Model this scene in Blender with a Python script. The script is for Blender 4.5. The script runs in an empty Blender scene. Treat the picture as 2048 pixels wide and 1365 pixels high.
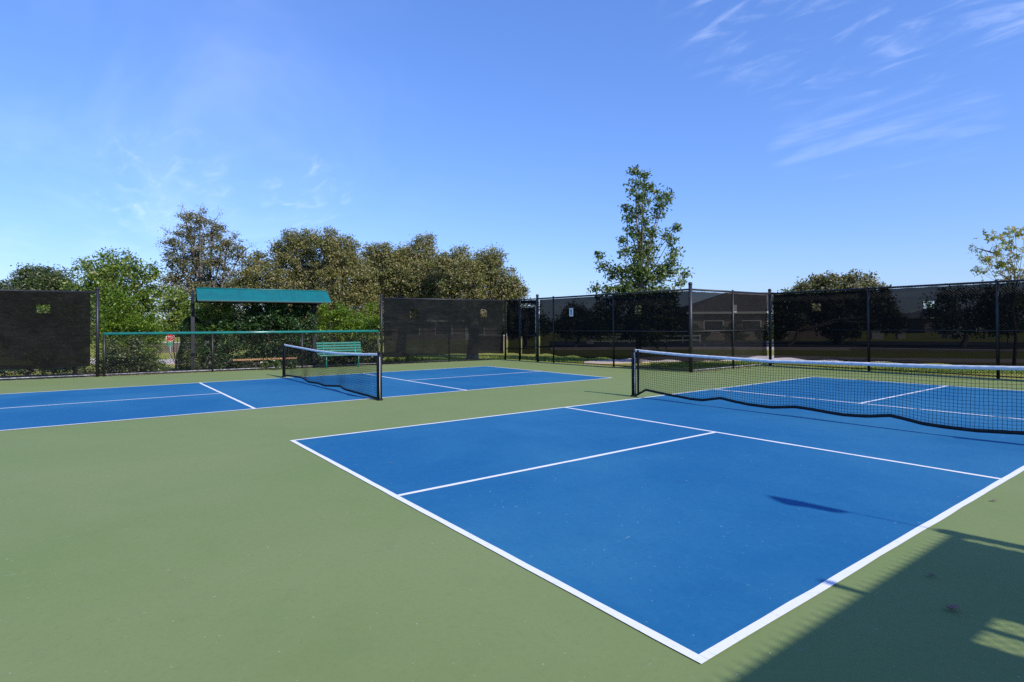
import bpy, math, random
import numpy as np
from mathutils import Vector, Matrix
random.seed(7)
RNG = np.random.default_rng(11)
S = bpy.context.scene
COL = S.collection
PI = math.pi

# ------------------------------------------------------------------ camera
CP = np.array([7.58101, -2.04394, 1.42740])
YAW, PITCH, ROLL, FPX, PPX, PPY = -0.908676, 0.008374, -0.005958, 1153.919, 40.614, -40.956
_cy, _sy, _cp, _sp = math.cos(YAW), math.sin(YAW), math.cos(PITCH), math.sin(PITCH)
_f = np.array([_sy*_cp, _cy*_cp, _sp]); _r = np.array([_cy, -_sy, 0.0]); _u = np.cross(_r, _f)
_cr, _sr = math.cos(ROLL), math.sin(ROLL)
CR, CU, CF = _cr*_r + _sr*_u, -_sr*_r + _cr*_u, _f

def ray(px, py):
    return CF + CR*((px-1024-PPX)/FPX) - CU*((py-682.5-PPY)/FPX)
def ground_at(px, py, z=0.0):
    d = ray(px, py); return CP + d*((z-CP[2])/d[2])
def at(px, py, D):
    return CP + ray(px, py)*D
def on_plane(px, py, a, b):
    """point where the view line meets the vertical plane through ground points a, b -> (s along a->b in metres, z)"""
    a = np.array(a[:2], float); b = np.array(b[:2], float); t = (b-a)/np.linalg.norm(b-a); n = np.array([-t[1], t[0]])
    d = ray(px, py); k = ((a-CP[:2])@n)/(d[:2]@n); P = CP+d*k
    return float((P[:2]-a)@t), float(P[2])

cam_d = bpy.data.cameras.new('camera'); cam = bpy.data.objects.new('camera', cam_d); COL.objects.link(cam)
cam_d.sensor_width = 36; cam_d.lens = FPX/2048*36; cam_d.shift_x = -PPX/2048; cam_d.shift_y = PPY/2048
cam_d.clip_start = .05; cam_d.clip_end = 3000
M = Matrix(((CR[0], CU[0], -CF[0], CP[0]), (CR[1], CU[1], -CF[1], CP[1]), (CR[2], CU[2], -CF[2], CP[2]), (0, 0, 0, 1)))
cam.matrix_world = M
S.camera = cam

# ------------------------------------------------------------------ light and sky
EL = math.radians(36.8)
TOSUN = Vector((math.cos(EL)*.992, math.cos(EL)*.125, math.sin(EL))).normalized()
sd = bpy.data.lights.new('sun', 'SUN'); sd.energy = 3.9; sd.angle = math.radians(.53); sd.color = (1, .955, .88)
so = bpy.data.objects.new('sun', sd); COL.objects.link(so); so.rotation_euler = TOSUN.to_track_quat('Z', 'Y').to_euler()
so.location = (30, 0, 30)
W = bpy.data.worlds.new('World'); S.world = W; W.use_nodes = True
wn, wl = W.node_tree.nodes, W.node_tree.links
wn.clear()
def wnode(t, **k):
    n = wn.new(t)
    for a, v in k.items(): setattr(n, a, v)
    return n
out = wnode('ShaderNodeOutputWorld'); bg = wnode('ShaderNodeBackground'); bg.inputs[1].default_value = .15
sky = wnode('ShaderNodeTexSky', sky_type='NISHITA', sun_disc=False)
sky.sun_elevation = EL; sky.sun_rotation = math.atan2(TOSUN.x, TOSUN.y)
sky.altitude = 300; sky.air_density = 1.25; sky.dust_density = .4; sky.ozone_density = 4.0
def math_n(op, a, b=None, clamp=False):
    n = wnode('ShaderNodeMath', operation=op, use_clamp=clamp)
    for i, v in enumerate((a, b)):
        if v is None: continue
        if isinstance(v, (int, float)): n.inputs[i].default_value = v
        else: wl.new(v, n.inputs[i])
    return n.outputs[0]
tc = wnode('ShaderNodeTexCoord'); dvec = tc.outputs['Generated']
sep = wnode('ShaderNodeSeparateXYZ'); wl.new(dvec, sep.inputs[0])
zc = math_n('ADD', math_n('MAXIMUM', sep.outputs[2], 0.0), .12)
comb = wnode('ShaderNodeCombineXYZ'); wl.new(math_n('DIVIDE', sep.outputs[0], zc), comb.inputs[0]); wl.new(math_n('DIVIDE', sep.outputs[1], zc), comb.inputs[1])
def cloud(rot, sc, scale, lo, hi, detail=6, dist=.6):
    mp = wnode('ShaderNodeMapping'); mp.inputs['Rotation'].default_value = (0, 0, rot); mp.inputs['Scale'].default_value = sc
    wl.new(comb.outputs[0], mp.inputs[0])
    nz = wnode('ShaderNodeTexNoise'); nz.inputs['Scale'].default_value = scale; nz.inputs['Detail'].default_value = detail
    nz.inputs['Roughness'].default_value = .58; nz.inputs['Distortion'].default_value = dist
    wl.new(mp.outputs[0], nz.inputs['Vector'])
    mr = wnode('ShaderNodeMapRange', interpolation_type='SMOOTHSTEP'); mr.inputs[1].default_value = lo; mr.inputs[2].default_value = hi
    wl.new(nz.outputs[0], mr.inputs[0]); return mr.outputs[0]
def spot(px, py, width):
    d = Vector(ray(px, py)).normalized()
    dp = wnode('ShaderNodeVectorMath', operation='DOT_PRODUCT'); nm = wnode('ShaderNodeVectorMath', operation='NORMALIZE')
    wl.new(dvec, nm.inputs[0]); wl.new(nm.outputs[0], dp.inputs[0]); dp.inputs[1].default_value = d
    mr = wnode('ShaderNodeMapRange', interpolation_type='SMOOTHSTEP')
    mr.inputs[1].default_value = math.cos(width); mr.inputs[2].default_value = 1.0
    wl.new(dp.outputs['Value'], mr.inputs[0]); return mr.outputs[0]
def spots(*a):
    o = None
    for s in a:
        v = spot(*s); o = v if o is None else math_n('MAXIMUM', o, v)
    return o
# direction of the streaks: towards the right of the view
ang = -math.atan2(CR[1], CR[0])
streak = cloud(ang+.25, (1.3, 3.2, 1), 3.4, .46, .92, 7)
streak2 = cloud(ang+.05, (.7, 3.6, 1), 1.9, .40, .86, 8)
veil = cloud(ang-.2, (.5, 1.2, 1), 1.1, .36, .80, 4, .9)
c1 = math_n('MULTIPLY', streak, spots((1640, 40, .14), (1790, 40, .12), (1480, 5, .13), (2030, 10, .08)))
c2 = math_n('MULTIPLY', streak2, spots((1700, 272, .075), (1820, 258, .07), (1600, 292, .055), (1920, 250, .06)))
c3 = math_n('MULTIPLY', veil, spots((150, 260, .55), (60, 420, .4), (330, 60, .3)))
c4 = math_n('MULTIPLY', streak, spots((630, 380, .07), (590, 400, .06), (330, 380, .12)))
tot = math_n('ADD', math_n('MULTIPLY', c1, .30), math_n('MULTIPLY', c2, .16))
tot = math_n('ADD', tot, math_n('MULTIPLY', c3, .13)); tot = math_n('ADD', tot, math_n('MULTIPLY', c4, .28), True)
hs = wnode('ShaderNodeHueSaturation'); hs.inputs['Saturation'].default_value = 1.12; hs.inputs['Value'].default_value = 1.0
wl.new(sky.outputs[0], hs.inputs['Color'])
tint = wnode('ShaderNodeMix', data_type='RGBA', blend_type='MULTIPLY'); tint.inputs[0].default_value = 1
gm = wnode('ShaderNodeGamma'); gm.inputs[1].default_value = .7; wl.new(hs.outputs[0], gm.inputs[0])
wl.new(gm.outputs[0], tint.inputs[6]); tint.inputs[7].default_value = (.82, 1.05, 1.74, 1)
mixc = wnode('ShaderNodeMix', data_type='RGBA'); wl.new(tot, mixc.inputs[0]); wl.new(tint.outputs[2], mixc.inputs[6])
mixc.inputs[7].default_value = (7.0, 7.6, 9.0, 1)
wl.new(mixc.outputs[2], bg.inputs[0]); wl.new(bg.outputs[0], out.inputs[0])
S.view_settings.view_transform = 'Standard'; S.view_settings.look = 'None'; S.view_settings.exposure = .42; S.view_settings.gamma = 1
S.cycles.max_bounces = 8; S.cycles.transparent_max_bounces = 24; S.cycles.use_denoising = False

# ------------------------------------------------------------------ materials
def srgb(r, g, b):
    f = lambda c: (c/255/12.92 if c/255 <= .04045 else ((c/255+.055)/1.055)**2.4)
    return (f(r), f(g), f(b), 1)
class Mat:
    def __init__(s, name, base=(.5, .5, .5, 1), rough=.6, metal=0, spec=.5):
        s.m = bpy.data.materials.new(name); s.m.use_nodes = True; s.t = s.m.node_tree; s.n = s.t.nodes; s.l = s.t.links
        s.b = s.n['Principled BSDF']; s.o = s.n['Material Output']
        s.b.inputs['Base Color'].default_value = base; s.b.inputs['Roughness'].default_value = rough
        s.b.inputs['Metallic'].default_value = metal; s.b.inputs['Specular IOR Level'].default_value = spec
        s.co = None
    def coord(s):
        if s.co is None:
            s.co = s.n.new('ShaderNodeTexCoord').outputs['Object']
        return s.co
    def noise(s, scale, detail=4, rough=.5, dist=0, vec=None, stretch=None):
        n = s.n.new('ShaderNodeTexNoise'); n.inputs['Scale'].default_value = scale; n.inputs['Detail'].default_value = detail
        n.inputs['Roughness'].default_value = rough; n.inputs['Distortion'].default_value = dist
        v = vec or s.coord()
        if stretch:
            mp = s.n.new('ShaderNodeMapping'); mp.inputs['Scale'].default_value = stretch; s.l.new(v, mp.inputs[0]); v = mp.outputs[0]
        s.l.new(v, n.inputs['Vector']); return n.outputs[0]
    def rng(s, v, a, b, c=0, d=1):
        m = s.n.new('ShaderNodeMapRange'); m.interpolation_type = 'SMOOTHSTEP'
        for i, x in enumerate((a, b, c, d)): m.inputs[i+1].default_value = x
        s.l.new(v, m.inputs[0]); return m.outputs[0]
    def mix(s, fac, a, b, mode='MIX'):
        m = s.n.new('ShaderNodeMix'); m.data_type = 'RGBA'; m.blend_type = mode
        for i, x in ((0, fac), (6, a), (7, b)):
            if isinstance(x, (int, float)): m.inputs[i].default_value = x
            elif isinstance(x, tuple): m.inputs[i].default_value = x
            else: s.l.new(x, m.inputs[i])
        return m.outputs[2]
    def mul(s, a, b):
        m = s.n.new('ShaderNodeMath'); m.operation = 'MULTIPLY'; s.l.new(a, m.inputs[0])
        if isinstance(b, (int, float)): m.inputs[1].default_value = b
        else: s.l.new(b, m.inputs[1])
        return m.outputs[0]
    def ramp(s, v, stops):
        r = s.n.new('ShaderNodeValToRGB'); e = r.color_ramp.elements
        while len(e) < len(stops): e.new(.5)
        for x, (p, c) in zip(e, stops): x.position = p; x.color = c
        s.l.new(v, r.inputs[0]); return r.outputs[0]
    def color(s, c): s.l.new(c, s.b.inputs['Base Color']); return s
    def bump(s, h, strength=.3, dist=.01):
        b = s.n.new('ShaderNodeBump'); b.inputs['Strength'].default_value = strength; b.inputs['Distance'].default_value = dist
        s.l.new(h, b.inputs['Height']); s.l.new(b.outputs[0], s.b.inputs['Normal']); return s

def court_mat(name, base, light, dark):
    m = Mat(name, base, .82, 0, .25)
    big = m.noise(.35, 5, .6, .4); mid = m.noise(2.2, 6, .65, .6); fine = m.noise(60, 3, .6)
    c = m.mix(m.rng(big, .35, .68), base, light)
    c = m.mix(m.mul(m.rng(mid, .50, .75), .22), c, dark)
    c = m.mix(m.mul(m.rng(m.noise(11, 7, .78, .8), .46, .72), .5), c, light)
    c = m.mix(m.mul(m.rng(m.noise(26, 5, .75, .4), .48, .74), .45), c, dark)
    c = m.mix(m.mul(m.rng(m.noise(5, 8, .75, 1.2, stretch=(1.6, .5, 1)), .56, .70), .30), c, light)
    sc = m.rng(m.noise(9, 8, .75, 1.6, stretch=(1, .25, 1)), .655, .70)          # ball scuffs and dust
    c = m.mix(m.mul(sc, m.rng(m.noise(.9, 2), .42, .60, 0, .6)), c, (.45, .52, .55, 1))
    sp = m.rng(m.noise(38, 2, .5), .72, .77)
    c = m.mix(m.mul(sp, .5), c, (.55, .6, .6, 1))
    gr = m.noise(300, 3, .7)
    c = m.mix(m.mul(m.rng(gr, .35, .65), .45), c, dark)
    m.color(c); m.bump(gr, .25, .0015)
    return m.m
GREEN = court_mat('green_acrylic', (.178, .234, .078, 1), (.210, .254, .098, 1), (.140, .186, .068, 1))
BLUE = court_mat('blue_acrylic', (.006, .116, .272, 1), (.026, .165, .31, 1), (.005, .088, .220, 1))
m = Mat('white_line_paint', (.74, .74, .76, 1), .7, 0, .3)
m.color(m.mix(m.mul(m.rng(m.noise(18, 8, .8), .50, .72), .55), (.76, .75, .77, 1), (.50, .53, .57, 1))); LINE = m.m
def black(name, v=.012, rough=.45, spec=.5):
    m = Mat(name, (v, v, v*1.15, 1), rough, 0, spec)
    m.color(m.mix(m.rng(m.noise(7, 5, .7), .45, .75), (v, v, v*1.15, 1), (v*2.2, v*2.2, v*2.4, 1))); return m.m
BLACK = black('black_coated_steel', .010, .5)
WIRE = black('black_vinyl_wire', .010, .6, .3)
POSTB = black('black_net_post', .007, .55, .25)
STRING = black('black_net_string', .006, .9, .1)
HEMB = black('black_vinyl_hem', .012, .6, .3)
m = Mat('sunlit_rail_edge', (.22, .22, .23, 1), .5); m.color(m.mix(m.rng(m.noise(9, 5, .7), .45, .6), (.16, .16, .17, 1), (.4, .4, .4, 1))); RAILG = m.m  # grey paints the sun on the bottom rail; other bottom rails stay black
m = Mat('pale_worn_steel', (.32, .31, .27, 1), .5); m.color(m.mix(m.rng(m.noise(14, 5, .7), .42, .6), (.40, .38, .32, 1), (.06, .06, .06, 1))); PALE = m.m
m = Mat('white_tape', (.76, .77, .80, 1), .7, 0, .2)
m.color(m.mix(m.mul(m.rng(m.noise(12, 6, .7, stretch=(1, 1, 3)), .5, .75), .5), (.78, .79, .82, 1), (.5, .5, .5, 1)))
m.bump(m.noise(22, 4, .6, stretch=(1, 1, .3)), .5, .006); TAPE = m.m
m = Mat('white_cord', (.7, .7, .7, 1), .7); CORD = m.m
def screen_mat(name, trans, v=.03, tint=(1, 1, 1)):
    m = Mat(name, (v*tint[0], v*tint[1], v*tint[2], 1), 1.0, 0, .04)
    n1 = m.noise(1.3, 6, .7, .8); c = m.mix(m.rng(n1, .4, .75), (v*tint[0], v*tint[1], v*tint[2], 1), (v*1.7, v*1.7, v*1.7, 1))
    c = m.mix(m.mul(m.rng(m.noise(1.6, 7, .75, .5, stretch=(.5, .5, 3)), .52, .75), .7), c, (v*2.3, v*2.35, v*2.35, 1))
    m.color(c); m.bump(m.noise(2.2, 4, .6, 1.2, stretch=(1, 1, 2)), .9, .08)
    tr = m.n.new('ShaderNodeBsdfTransparent'); mx = m.n.new('ShaderNodeMixShader')
    hol = m.rng(m.noise(17, 6, .8), .66, .74, trans, min(1, trans*1.9))        # worn, thinner spots
    mx.inputs[0].default_value = trans; m.l.new(hol, mx.inputs[0])
    m.l.new(m.b.outputs[0], mx.inputs[1]); m.l.new(tr.outputs[0], mx.inputs[2]); m.l.new(mx.outputs[0], m.o.inputs[0]); return m.m
SCREEN_A = screen_mat('dusty_windscreen_mesh', .045, .0075)
SCREEN_B = screen_mat('teal_tinged_windscreen_mesh', .055, .009, (.85, 1.05, 1.1))
SCREEN_E = screen_mat('thin_sunlit_windscreen_mesh', .11, .011, (.9, 1, 1.1))
SCREEN_C = screen_mat('open_windscreen_mesh', .06, .003, (.9, 1, 1.3))
SCREEN_D = screen_mat('dense_windscreen_mesh', .004, .01)
m = Mat('green_padded_rail', (.012, .16, .13, 1), .22, 0, .5); m.color(m.mix(m.rng(m.noise(6, 4), .4, .7), (.012, .17, .14, 1), (.02, .11, .10, 1))); GRAIL = m.m
m = Mat('teal_metal_roof', (.006, .17, .185, 1), .45, 0, .5); m.color(m.mix(m.rng(m.noise(3, 5, .6), .35, .7), (.003, .125, .125, 1), (.005, .10, .105, 1))); TEAL = m.m
m = Mat('green_bench_paint', (.02, .22, .15, 1), .4); m.color(m.mix(m.rng(m.noise(8, 5, .7), .45, .75), (.012, .15, .105, 1), (.04, .2, .15, 1))); GBENCH = m.m
m = Mat('tan_wood_plank', (.5, .27, .12, 1), .6)
m.color(m.mix(m.rng(m.noise(5, 6, .6, .5, stretch=(6, 1, 6)), .35, .7), (.58, .30, .13, 1), (.38, .19, .08, 1))); WOOD = m.m
m = Mat('concrete', (.48, .40, .35, 1), .9, 0, .2); m.color(m.mix(m.rng(m.noise(1.2, 6, .7), .35, .7), (.62, .50, .43, 1), (.46, .38, .33, 1))); CONC = m.m
m = Mat('asphalt', (.05, .05, .05, 1), .95, 0, .2); m.color(m.mix(m.noise(3, 6, .7), (.045, .045, .045, 1), (.08, .08, .078, 1))); ASPH = m.m
m = Mat('mown_grass', (.12, .16, .03, 1), .95, 0, .1)
g = m.mix(m.rng(m.noise(.25, 5, .6), .35, .65), (.26, .27, .035, 1), (.38, .33, .07, 1))
g = m.mix(m.rng(m.noise(6, 6, .8), .4, .7), g, (.17, .19, .028, 1)); g = m.mix(m.mul(m.rng(m.noise(70, 3, .7), .4, .7), .6), g, (.30, .30, .10, 1))
m.color(g); m.bump(m.noise(60, 4, .8), .8, .04); GRASS = m.m
m = Mat('mulch', (.08, .05, .035, 1), .95, 0, .1); m.color(m.mix(m.noise(26, 5, .8), (.04, .025, .018, 1), (.17, .11, .075, 1))); m.bump(m.noise(40, 4, .8), .8, .03); MULCH = m.m
m = Mat('bark', (.16, .13, .11, 1), .95, 0, .1)
m.color(m.mix(m.rng(m.noise(8, 6, .7, .6, stretch=(3, 3, .6)), .35, .7), (.085, .07, .06, 1), (.27, .24, .215, 1))); m.bump(m.noise(14, 5, .8, stretch=(3, 3, .5)), .8, .03); BARK = m.m
m = Mat('brown_bark', (.07, .05, .04, 1), .95, 0, .1); m.color(m.mix(m.noise(10, 5, .7, stretch=(3, 3, .6)), (.04, .03, .025, 1), (.13, .10, .08, 1))); BARK2 = m.m

def leaf_mat(name, stops, rough=.45, spec=.45, trans=.25, tcol=None):
    m = Mat(name, stops[0][1], rough, 0, spec)
    geo = m.n.new('ShaderNodeNewGeometry')
    c = m.ramp(geo.outputs['Random Per Island'], stops)
    big = m.rng(m.noise(.9, 3, .6), .35, .7)
    c = m.mix(m.mul(big, .30), c, m.mix(1.0, c, (1.35, 1.2, .7, 1), 'MULTIPLY'))
    m.color(c)
    tl = m.n.new('ShaderNodeBsdfTranslucent'); m.l.new(m.mix(1.0, c, tcol or (1.3, 1.5, .5, 1), 'MULTIPLY'), tl.inputs[0])
    mx = m.n.new('ShaderNodeMixShader'); mx.inputs[0].default_value = trans
    m.l.new(m.b.outputs[0], mx.inputs[1]); m.l.new(tl.outputs[0], mx.inputs[2]); m.l.new(mx.outputs[0], m.o.inputs[0]); return m.m
OAK = leaf_mat('live_oak_leaves', [(0, (.065, .08, .022, 1)), (.35, (.14, .16, .04, 1)), (.62, (.20, .19, .062, 1)), (.80, (.26, .205, .105, 1)), (1, (.35, .28, .19, 1))], .5, .35, .22)  # palest tan stops paint highlights onto random leaves
OAK2 = leaf_mat('grey_oak_leaves', [(0, (.05, .06, .022, 1)), (.4, (.115, .13, .042, 1)), (.75, (.20, .17, .095, 1)), (1, (.30, .245, .175, 1))], .5, .35, .2)  # last stop again a leaf highlight put into the colour
ELM = leaf_mat('bright_elm_leaves', [(0, (.045, .085, .012, 1)), (.5, (.11, .19, .022, 1)), (.85, (.22, .27, .05, 1)), (1, (.33, .31, .16, 1))], .45, .5, .3)
MYRT = leaf_mat('wax_myrtle_leaves', [(0, (.05, .095, .012, 1)), (.5, (.12, .21, .022, 1)), (.88, (.24, .33, .04, 1)), (1, (.33, .36, .10, 1))], .45, .5, .35)
DARKS = leaf_mat('dark_shrub_leaves', [(0, (.022, .04, .012, 1)), (.55, (.055, .085, .022, 1)), (.9, (.12, .15, .05, 1)), (1, (.22, .21, .12, 1))], .42, .55, .2)
CYP = leaf_mat('cypress_leaves', [(0, (.012, .035, .010, 1)), (.6, (.025, .065, .016, 1)), (1, (.05, .10, .025, 1))], .5, .4, .1)  # also stands in for shade on the shrubs under the shelter
GUM = leaf_mat('red_oak_leaves', [(0, (.03, .065, .016, 1)), (.45, (.075, .13, .026, 1)), (.75, (.15, .20, .045, 1)), (.92, (.22, .24, .10, 1)), (1, (.30, .30, .18, 1))], .42, .4, .25)
MAPLE = leaf_mat('turning_maple_leaves', [(0, (.10, .15, .022, 1)), (.5, (.22, .27, .04, 1)), (.75, (.36, .27, .07, 1)), (1, (.42, .16, .09, 1))], .45, .5, .4)
m = Mat('tan_brick', (.3, .2, .15, 1), .9, 0, .2); br = m.n.new('ShaderNodeTexBrick'); br.inputs['Scale'].default_value = 4
br.inputs['Color1'].default_value = (.20, .135, .105, 1); br.inputs['Color2'].default_value = (.27, .19, .15, 1); br.inputs['Mortar'].default_value = (.3, .28, .25, 1)
m.l.new(m.coord(), br.inputs[0]); m.color(br.outputs[0]); BRICK = m.m
m = Mat('limestone', (.5, .46, .4, 1), .9, 0, .2); m.color(m.mix(m.noise(5, 5, .7), (.42, .38, .33, 1), (.6, .56, .5, 1))); STONE = m.m
m = Mat('brown_shingles', (.12, .085, .065, 1), .9, 0, .2); m.color(m.mix(m.noise(4, 6, .8), (.07, .055, .045, 1), (.12, .095, .08, 1))); SHING = m.m
m = Mat('grey_shingles', (.2, .2, .2, 1), .9, 0, .2); m.color(m.mix(m.noise(4, 6, .8), (.15, .14, .14, 1), (.25, .23, .22, 1))); SHING2 = m.m
m = Mat('window_glass', (.03, .035, .04, 1), .06, 0, .8); GLASS = m.m
m = Mat('cream_trim', (.62, .58, .5, 1), .7); TRIM = m.m
m = Mat('stop_red', (.42, .02, .02, 1), .45); RED = m.m
m = Mat('sign_white', (.75, .76, .76, 1), .5); WHITE = m.m
m = Mat('bare_aluminium', (.5, .5, .5, 1), .45, .6); ALU = m.m
m = Mat('sign_green', (.03, .22, .14, 1), .5); SGREEN = m.m
m = Mat('dry_leaf', (.25, .15, .09, 1), .8); m.color(m.mix(m.noise(30, 3), (.36, .24, .16, 1), (.14, .09, .06, 1))); DRY = m.m
m = Mat('dark_cloth', (.03, .04, .12, 1), .9); CLOTH = m.m

# ------------------------------------------------------------------ mesh helpers
class MB:
    def __init__(s): s.v = []; s.f = []
    def add(s, vs, fs):
        o = len(s.v); s.v += [tuple(map(float, v)) for v in vs]; s.f += [tuple(i+o for i in f) for f in fs]; return s
    def box(s, c, size, rz=0, ry=0, rx=0):
        R = Matrix.Rotation(rz, 3, 'Z') @ Matrix.Rotation(ry, 3, 'Y') @ Matrix.Rotation(rx, 3, 'X')
        hx, hy, hz = [k/2 for k in size]
        P = [Vector(c)+R@Vector((a*hx, b*hy, d*hz)) for a in (-1, 1) for b in (-1, 1) for d in (-1, 1)]
        return s.add(P, [(0, 1, 3, 2), (4, 6, 7, 5), (0, 4, 5, 1), (2, 3, 7, 6), (0, 2, 6, 4), (1, 5, 7, 3)])
    def tube(s, pts, rad, n=8, caps=True):
        pts = [Vector(p) for p in pts]; m_ = len(pts)
        rads = rad if isinstance(rad, (list, tuple)) else [rad]*m_
        base = len(s.v); prev = None
        for i, p in enumerate(pts):
            t = (pts[min(i+1, m_-1)]-pts[max(i-1, 0)])
            t = t.normalized() if t.length > 1e-9 else Vector((0, 0, 1))
            if prev is None:
                a = Vector((0, 0, 1)) if abs(t.z) < .9 else Vector((1, 0, 0)); u = t.cross(a).normalized()
            else:
                u = (prev-t*prev.dot(t)); u = u.normalized() if u.length > 1e-6 else t.orthogonal().normalized()
            prev = u; w = t.cross(u)
            for k in range(n):
                an = 2*PI*(k+.5)/n; s.v.append(tuple(p+(u*math.cos(an)+w*math.sin(an))*rads[i]))
        for i in range(m_-1):
            for k in range(n):
                a = base+i*n+k; b = base+i*n+(k+1) % n; s.f.append((a, b, b+n, a+n))
        if caps: s.f.append(tuple(base+k for k in range(n))[::-1]); s.f.append(tuple(base+(m_-1)*n+k for k in range(n)))
        return s
    def cyl(s, c, r, z0, z1, n=14): return s.tube([(c[0], c[1], z0), (c[0], c[1], z1)], r, n)
    def dome(s, c, r, n=12, k=4, h=1.0):
        rings = []
        pts = []; 
        for i in range(k): 
            a = i/k*PI/2; pts.append((r*math.cos(a), h*r*math.sin(a)))
        o = len(s.v)
        for (rr, z) in pts:
            for j in range(n): s.v.append((c[0]+rr*math.cos(2*PI*j/n), c[1]+rr*math.sin(2*PI*j/n), c[2]+z))
        s.v.append((c[0], c[1], c[2]+h*r)); top = len(s.v)-1
        for i in range(k-1):
            for j in range(n): a = o+i*n+j; b = o+i*n+(j+1) % n; s.f.append((a, b, b+n, a+n))
        for j in range(n): s.f.append((o+(k-1)*n+j, o+(k-1)*n+(j+1) % n, top))
        return s
    def prism(s, poly, z0, z1):
        n = len(poly); return s.add([(x, y, z0) for x, y in poly]+[(x, y, z1) for x, y in poly],
            [tuple(range(n))[::-1], tuple(range(n, 2*n))]+[(i, (i+1) % n, n+(i+1) % n, n+i) for i in range(n)])
    def build(s, name, mat, parent=None, smooth=False):
        me = bpy.data.meshes.new(name); me.from_pydata(s.v, [], s.f); me.update(); me.materials.append(mat)
        o = bpy.data.objects.new(name, me); COL.objects.link(o)
        if parent is not None: o.parent = parent; o.matrix_parent_inverse = Matrix.Translation(-parent.location)
        if smooth: me.polygons.foreach_set('use_smooth', [True]*len(me.polygons))
        return o
def tag(o, label=None, cat=None, group=None, kind=None):
    for k, v in (('label', label), ('category', cat), ('group', group), ('kind', kind)):
        if v: o[k] = v
    return o
def empty(name, loc, label, cat, group=None):
    o = bpy.data.objects.new(name, None); COL.objects.link(o); o.location = Vector([float(k) for k in loc]); o.empty_display_size = .2
    return tag(o, label, cat, group)
def bevel(o, w=.004, seg=2):
    b = o.modifiers.new('bevel', 'BEVEL'); b.width = w; b.segments = seg; b.limit_method = 'ANGLE'; return o

# ------------------------------------------------------------------ terrain
FL0, FL1 = np.array([-13.55, -1.70]), np.array([-12.22, 11.95])        # left fence line
def ss(t): t = min(1, max(0, t)); return t*t*(3-2*t)
def terrain(x, y):
    z = -.035
    z -= .9*ss((-15.6-x)/8)*ss((9.5-y)/7)
    z += .05*math.sin(x*.21+1)*math.cos(y*.17)*ss((max(abs(x+2)-14, abs(y-4)-14))/10)
    return z
xs = sorted(set([-1500, -600, -250, -150, -100, -80]+list(np.arange(-70, 44, 1.0))+[60, 90, 150, 300, 1500]))
ys = sorted(set([-1500, -400, -120, -70]+list(np.arange(-50, 75, 1.0))+[90, 120, 180, 300, 600, 1500]))
b = MB(); b.add([(x, y, terrain(x, y)) for y in ys for x in xs], [(j*len(xs)+i, j*len(xs)+i+1, (j+1)*len(xs)+i+1, (j+1)*len(xs)+i) for j in range(len(ys)-1) for i in range(len(xs)-1)])
o = b.build('ground', GRASS, smooth=True); tag(o, 'mown yellow green grass beyond the court fences', kind='structure')

# court slab and paint
C0 = (-3.06, 12.22); C3 = (-3.10, 16.70); CR_END = (9.75, 16.05); XR = 9.62
ds = (FL1-FL0)/np.linalg.norm(FL1-FL0)
LBOT = FL0-ds*9.0
slab = [(LBOT[0]-.14, LBOT[1]), (10.0, LBOT[1]), (10.0, 16.2), (C3[0]-.14, C3[1]+.15), (C0[0]-.14, C0[1]+.14), (FL1[0]-.16, FL1[1]+.14)]
o = MB().prism(slab, -.12, 0).build('court_surface', GREEN); tag(o, 'green acrylic court surface inside the fence', kind='structure')
XO, YO = -9.41222, -4.22227
def rect(x0, y0, x1, y1): return [(x0, y0), (x1, y0), (x1, y1), (x0, y1)]
for (ox, oy) in ((0, 0), (XO, YO)):
    o = MB().add([(ox+x, oy+y, .003) for x, y in rect(0.02, .02, 6.076, 13.39)], [(0, 1, 2, 3)]).build('court_paint', BLUE)
    tag(o, 'blue painted pickleball court', kind='structure')
    w = .051; L = MB()
    def line(x0, y0, x1, y1):
        # slightly uneven hand-masked edges
        n = max(2, int(max(x1-x0, y1-y0)/.25)); hor = (x1-x0) > (y1-y0); o_ = len(L.v)
        for i in range(n+1):
            t = i/n; a, c = RNG.normal(0, .0018, 2)
            if hor: L.v += [(ox+x0+(x1-x0)*t, oy+y0+a, .0055), (ox+x0+(x1-x0)*t, oy+y1+c, .0055)]
            else: L.v += [(ox+x0+a, oy+y0+(y1-y0)*t, .0055), (ox+x1+c, oy+y0+(y1-y0)*t, .0055)]
        for i in range(n):
            q = o_+2*i; L.f.append((q, q+2, q+3, q+1) if hor else (q, q+1, q+3, q+2))
    line(0, 0, 6.096, w); line(0, 13.41-w, 6.096, 13.41)
    line(0, w, w, 13.41-w); line(6.096-w, w, 6.096, 13.41-w)
    line(w, 4.572-w, 6.096-w, 4.572); line(w, 8.84, 6.096-w, 8.84+w)
    cx = 3.048
    line(cx-w/2, w, cx+w/2, 4.572-w); line(cx-w/2, 8.84+w, cx+w/2, 13.41-w)
    tag(L.build('court_line', LINE), 'white painted lines of the pickleball court', kind='structure')

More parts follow.
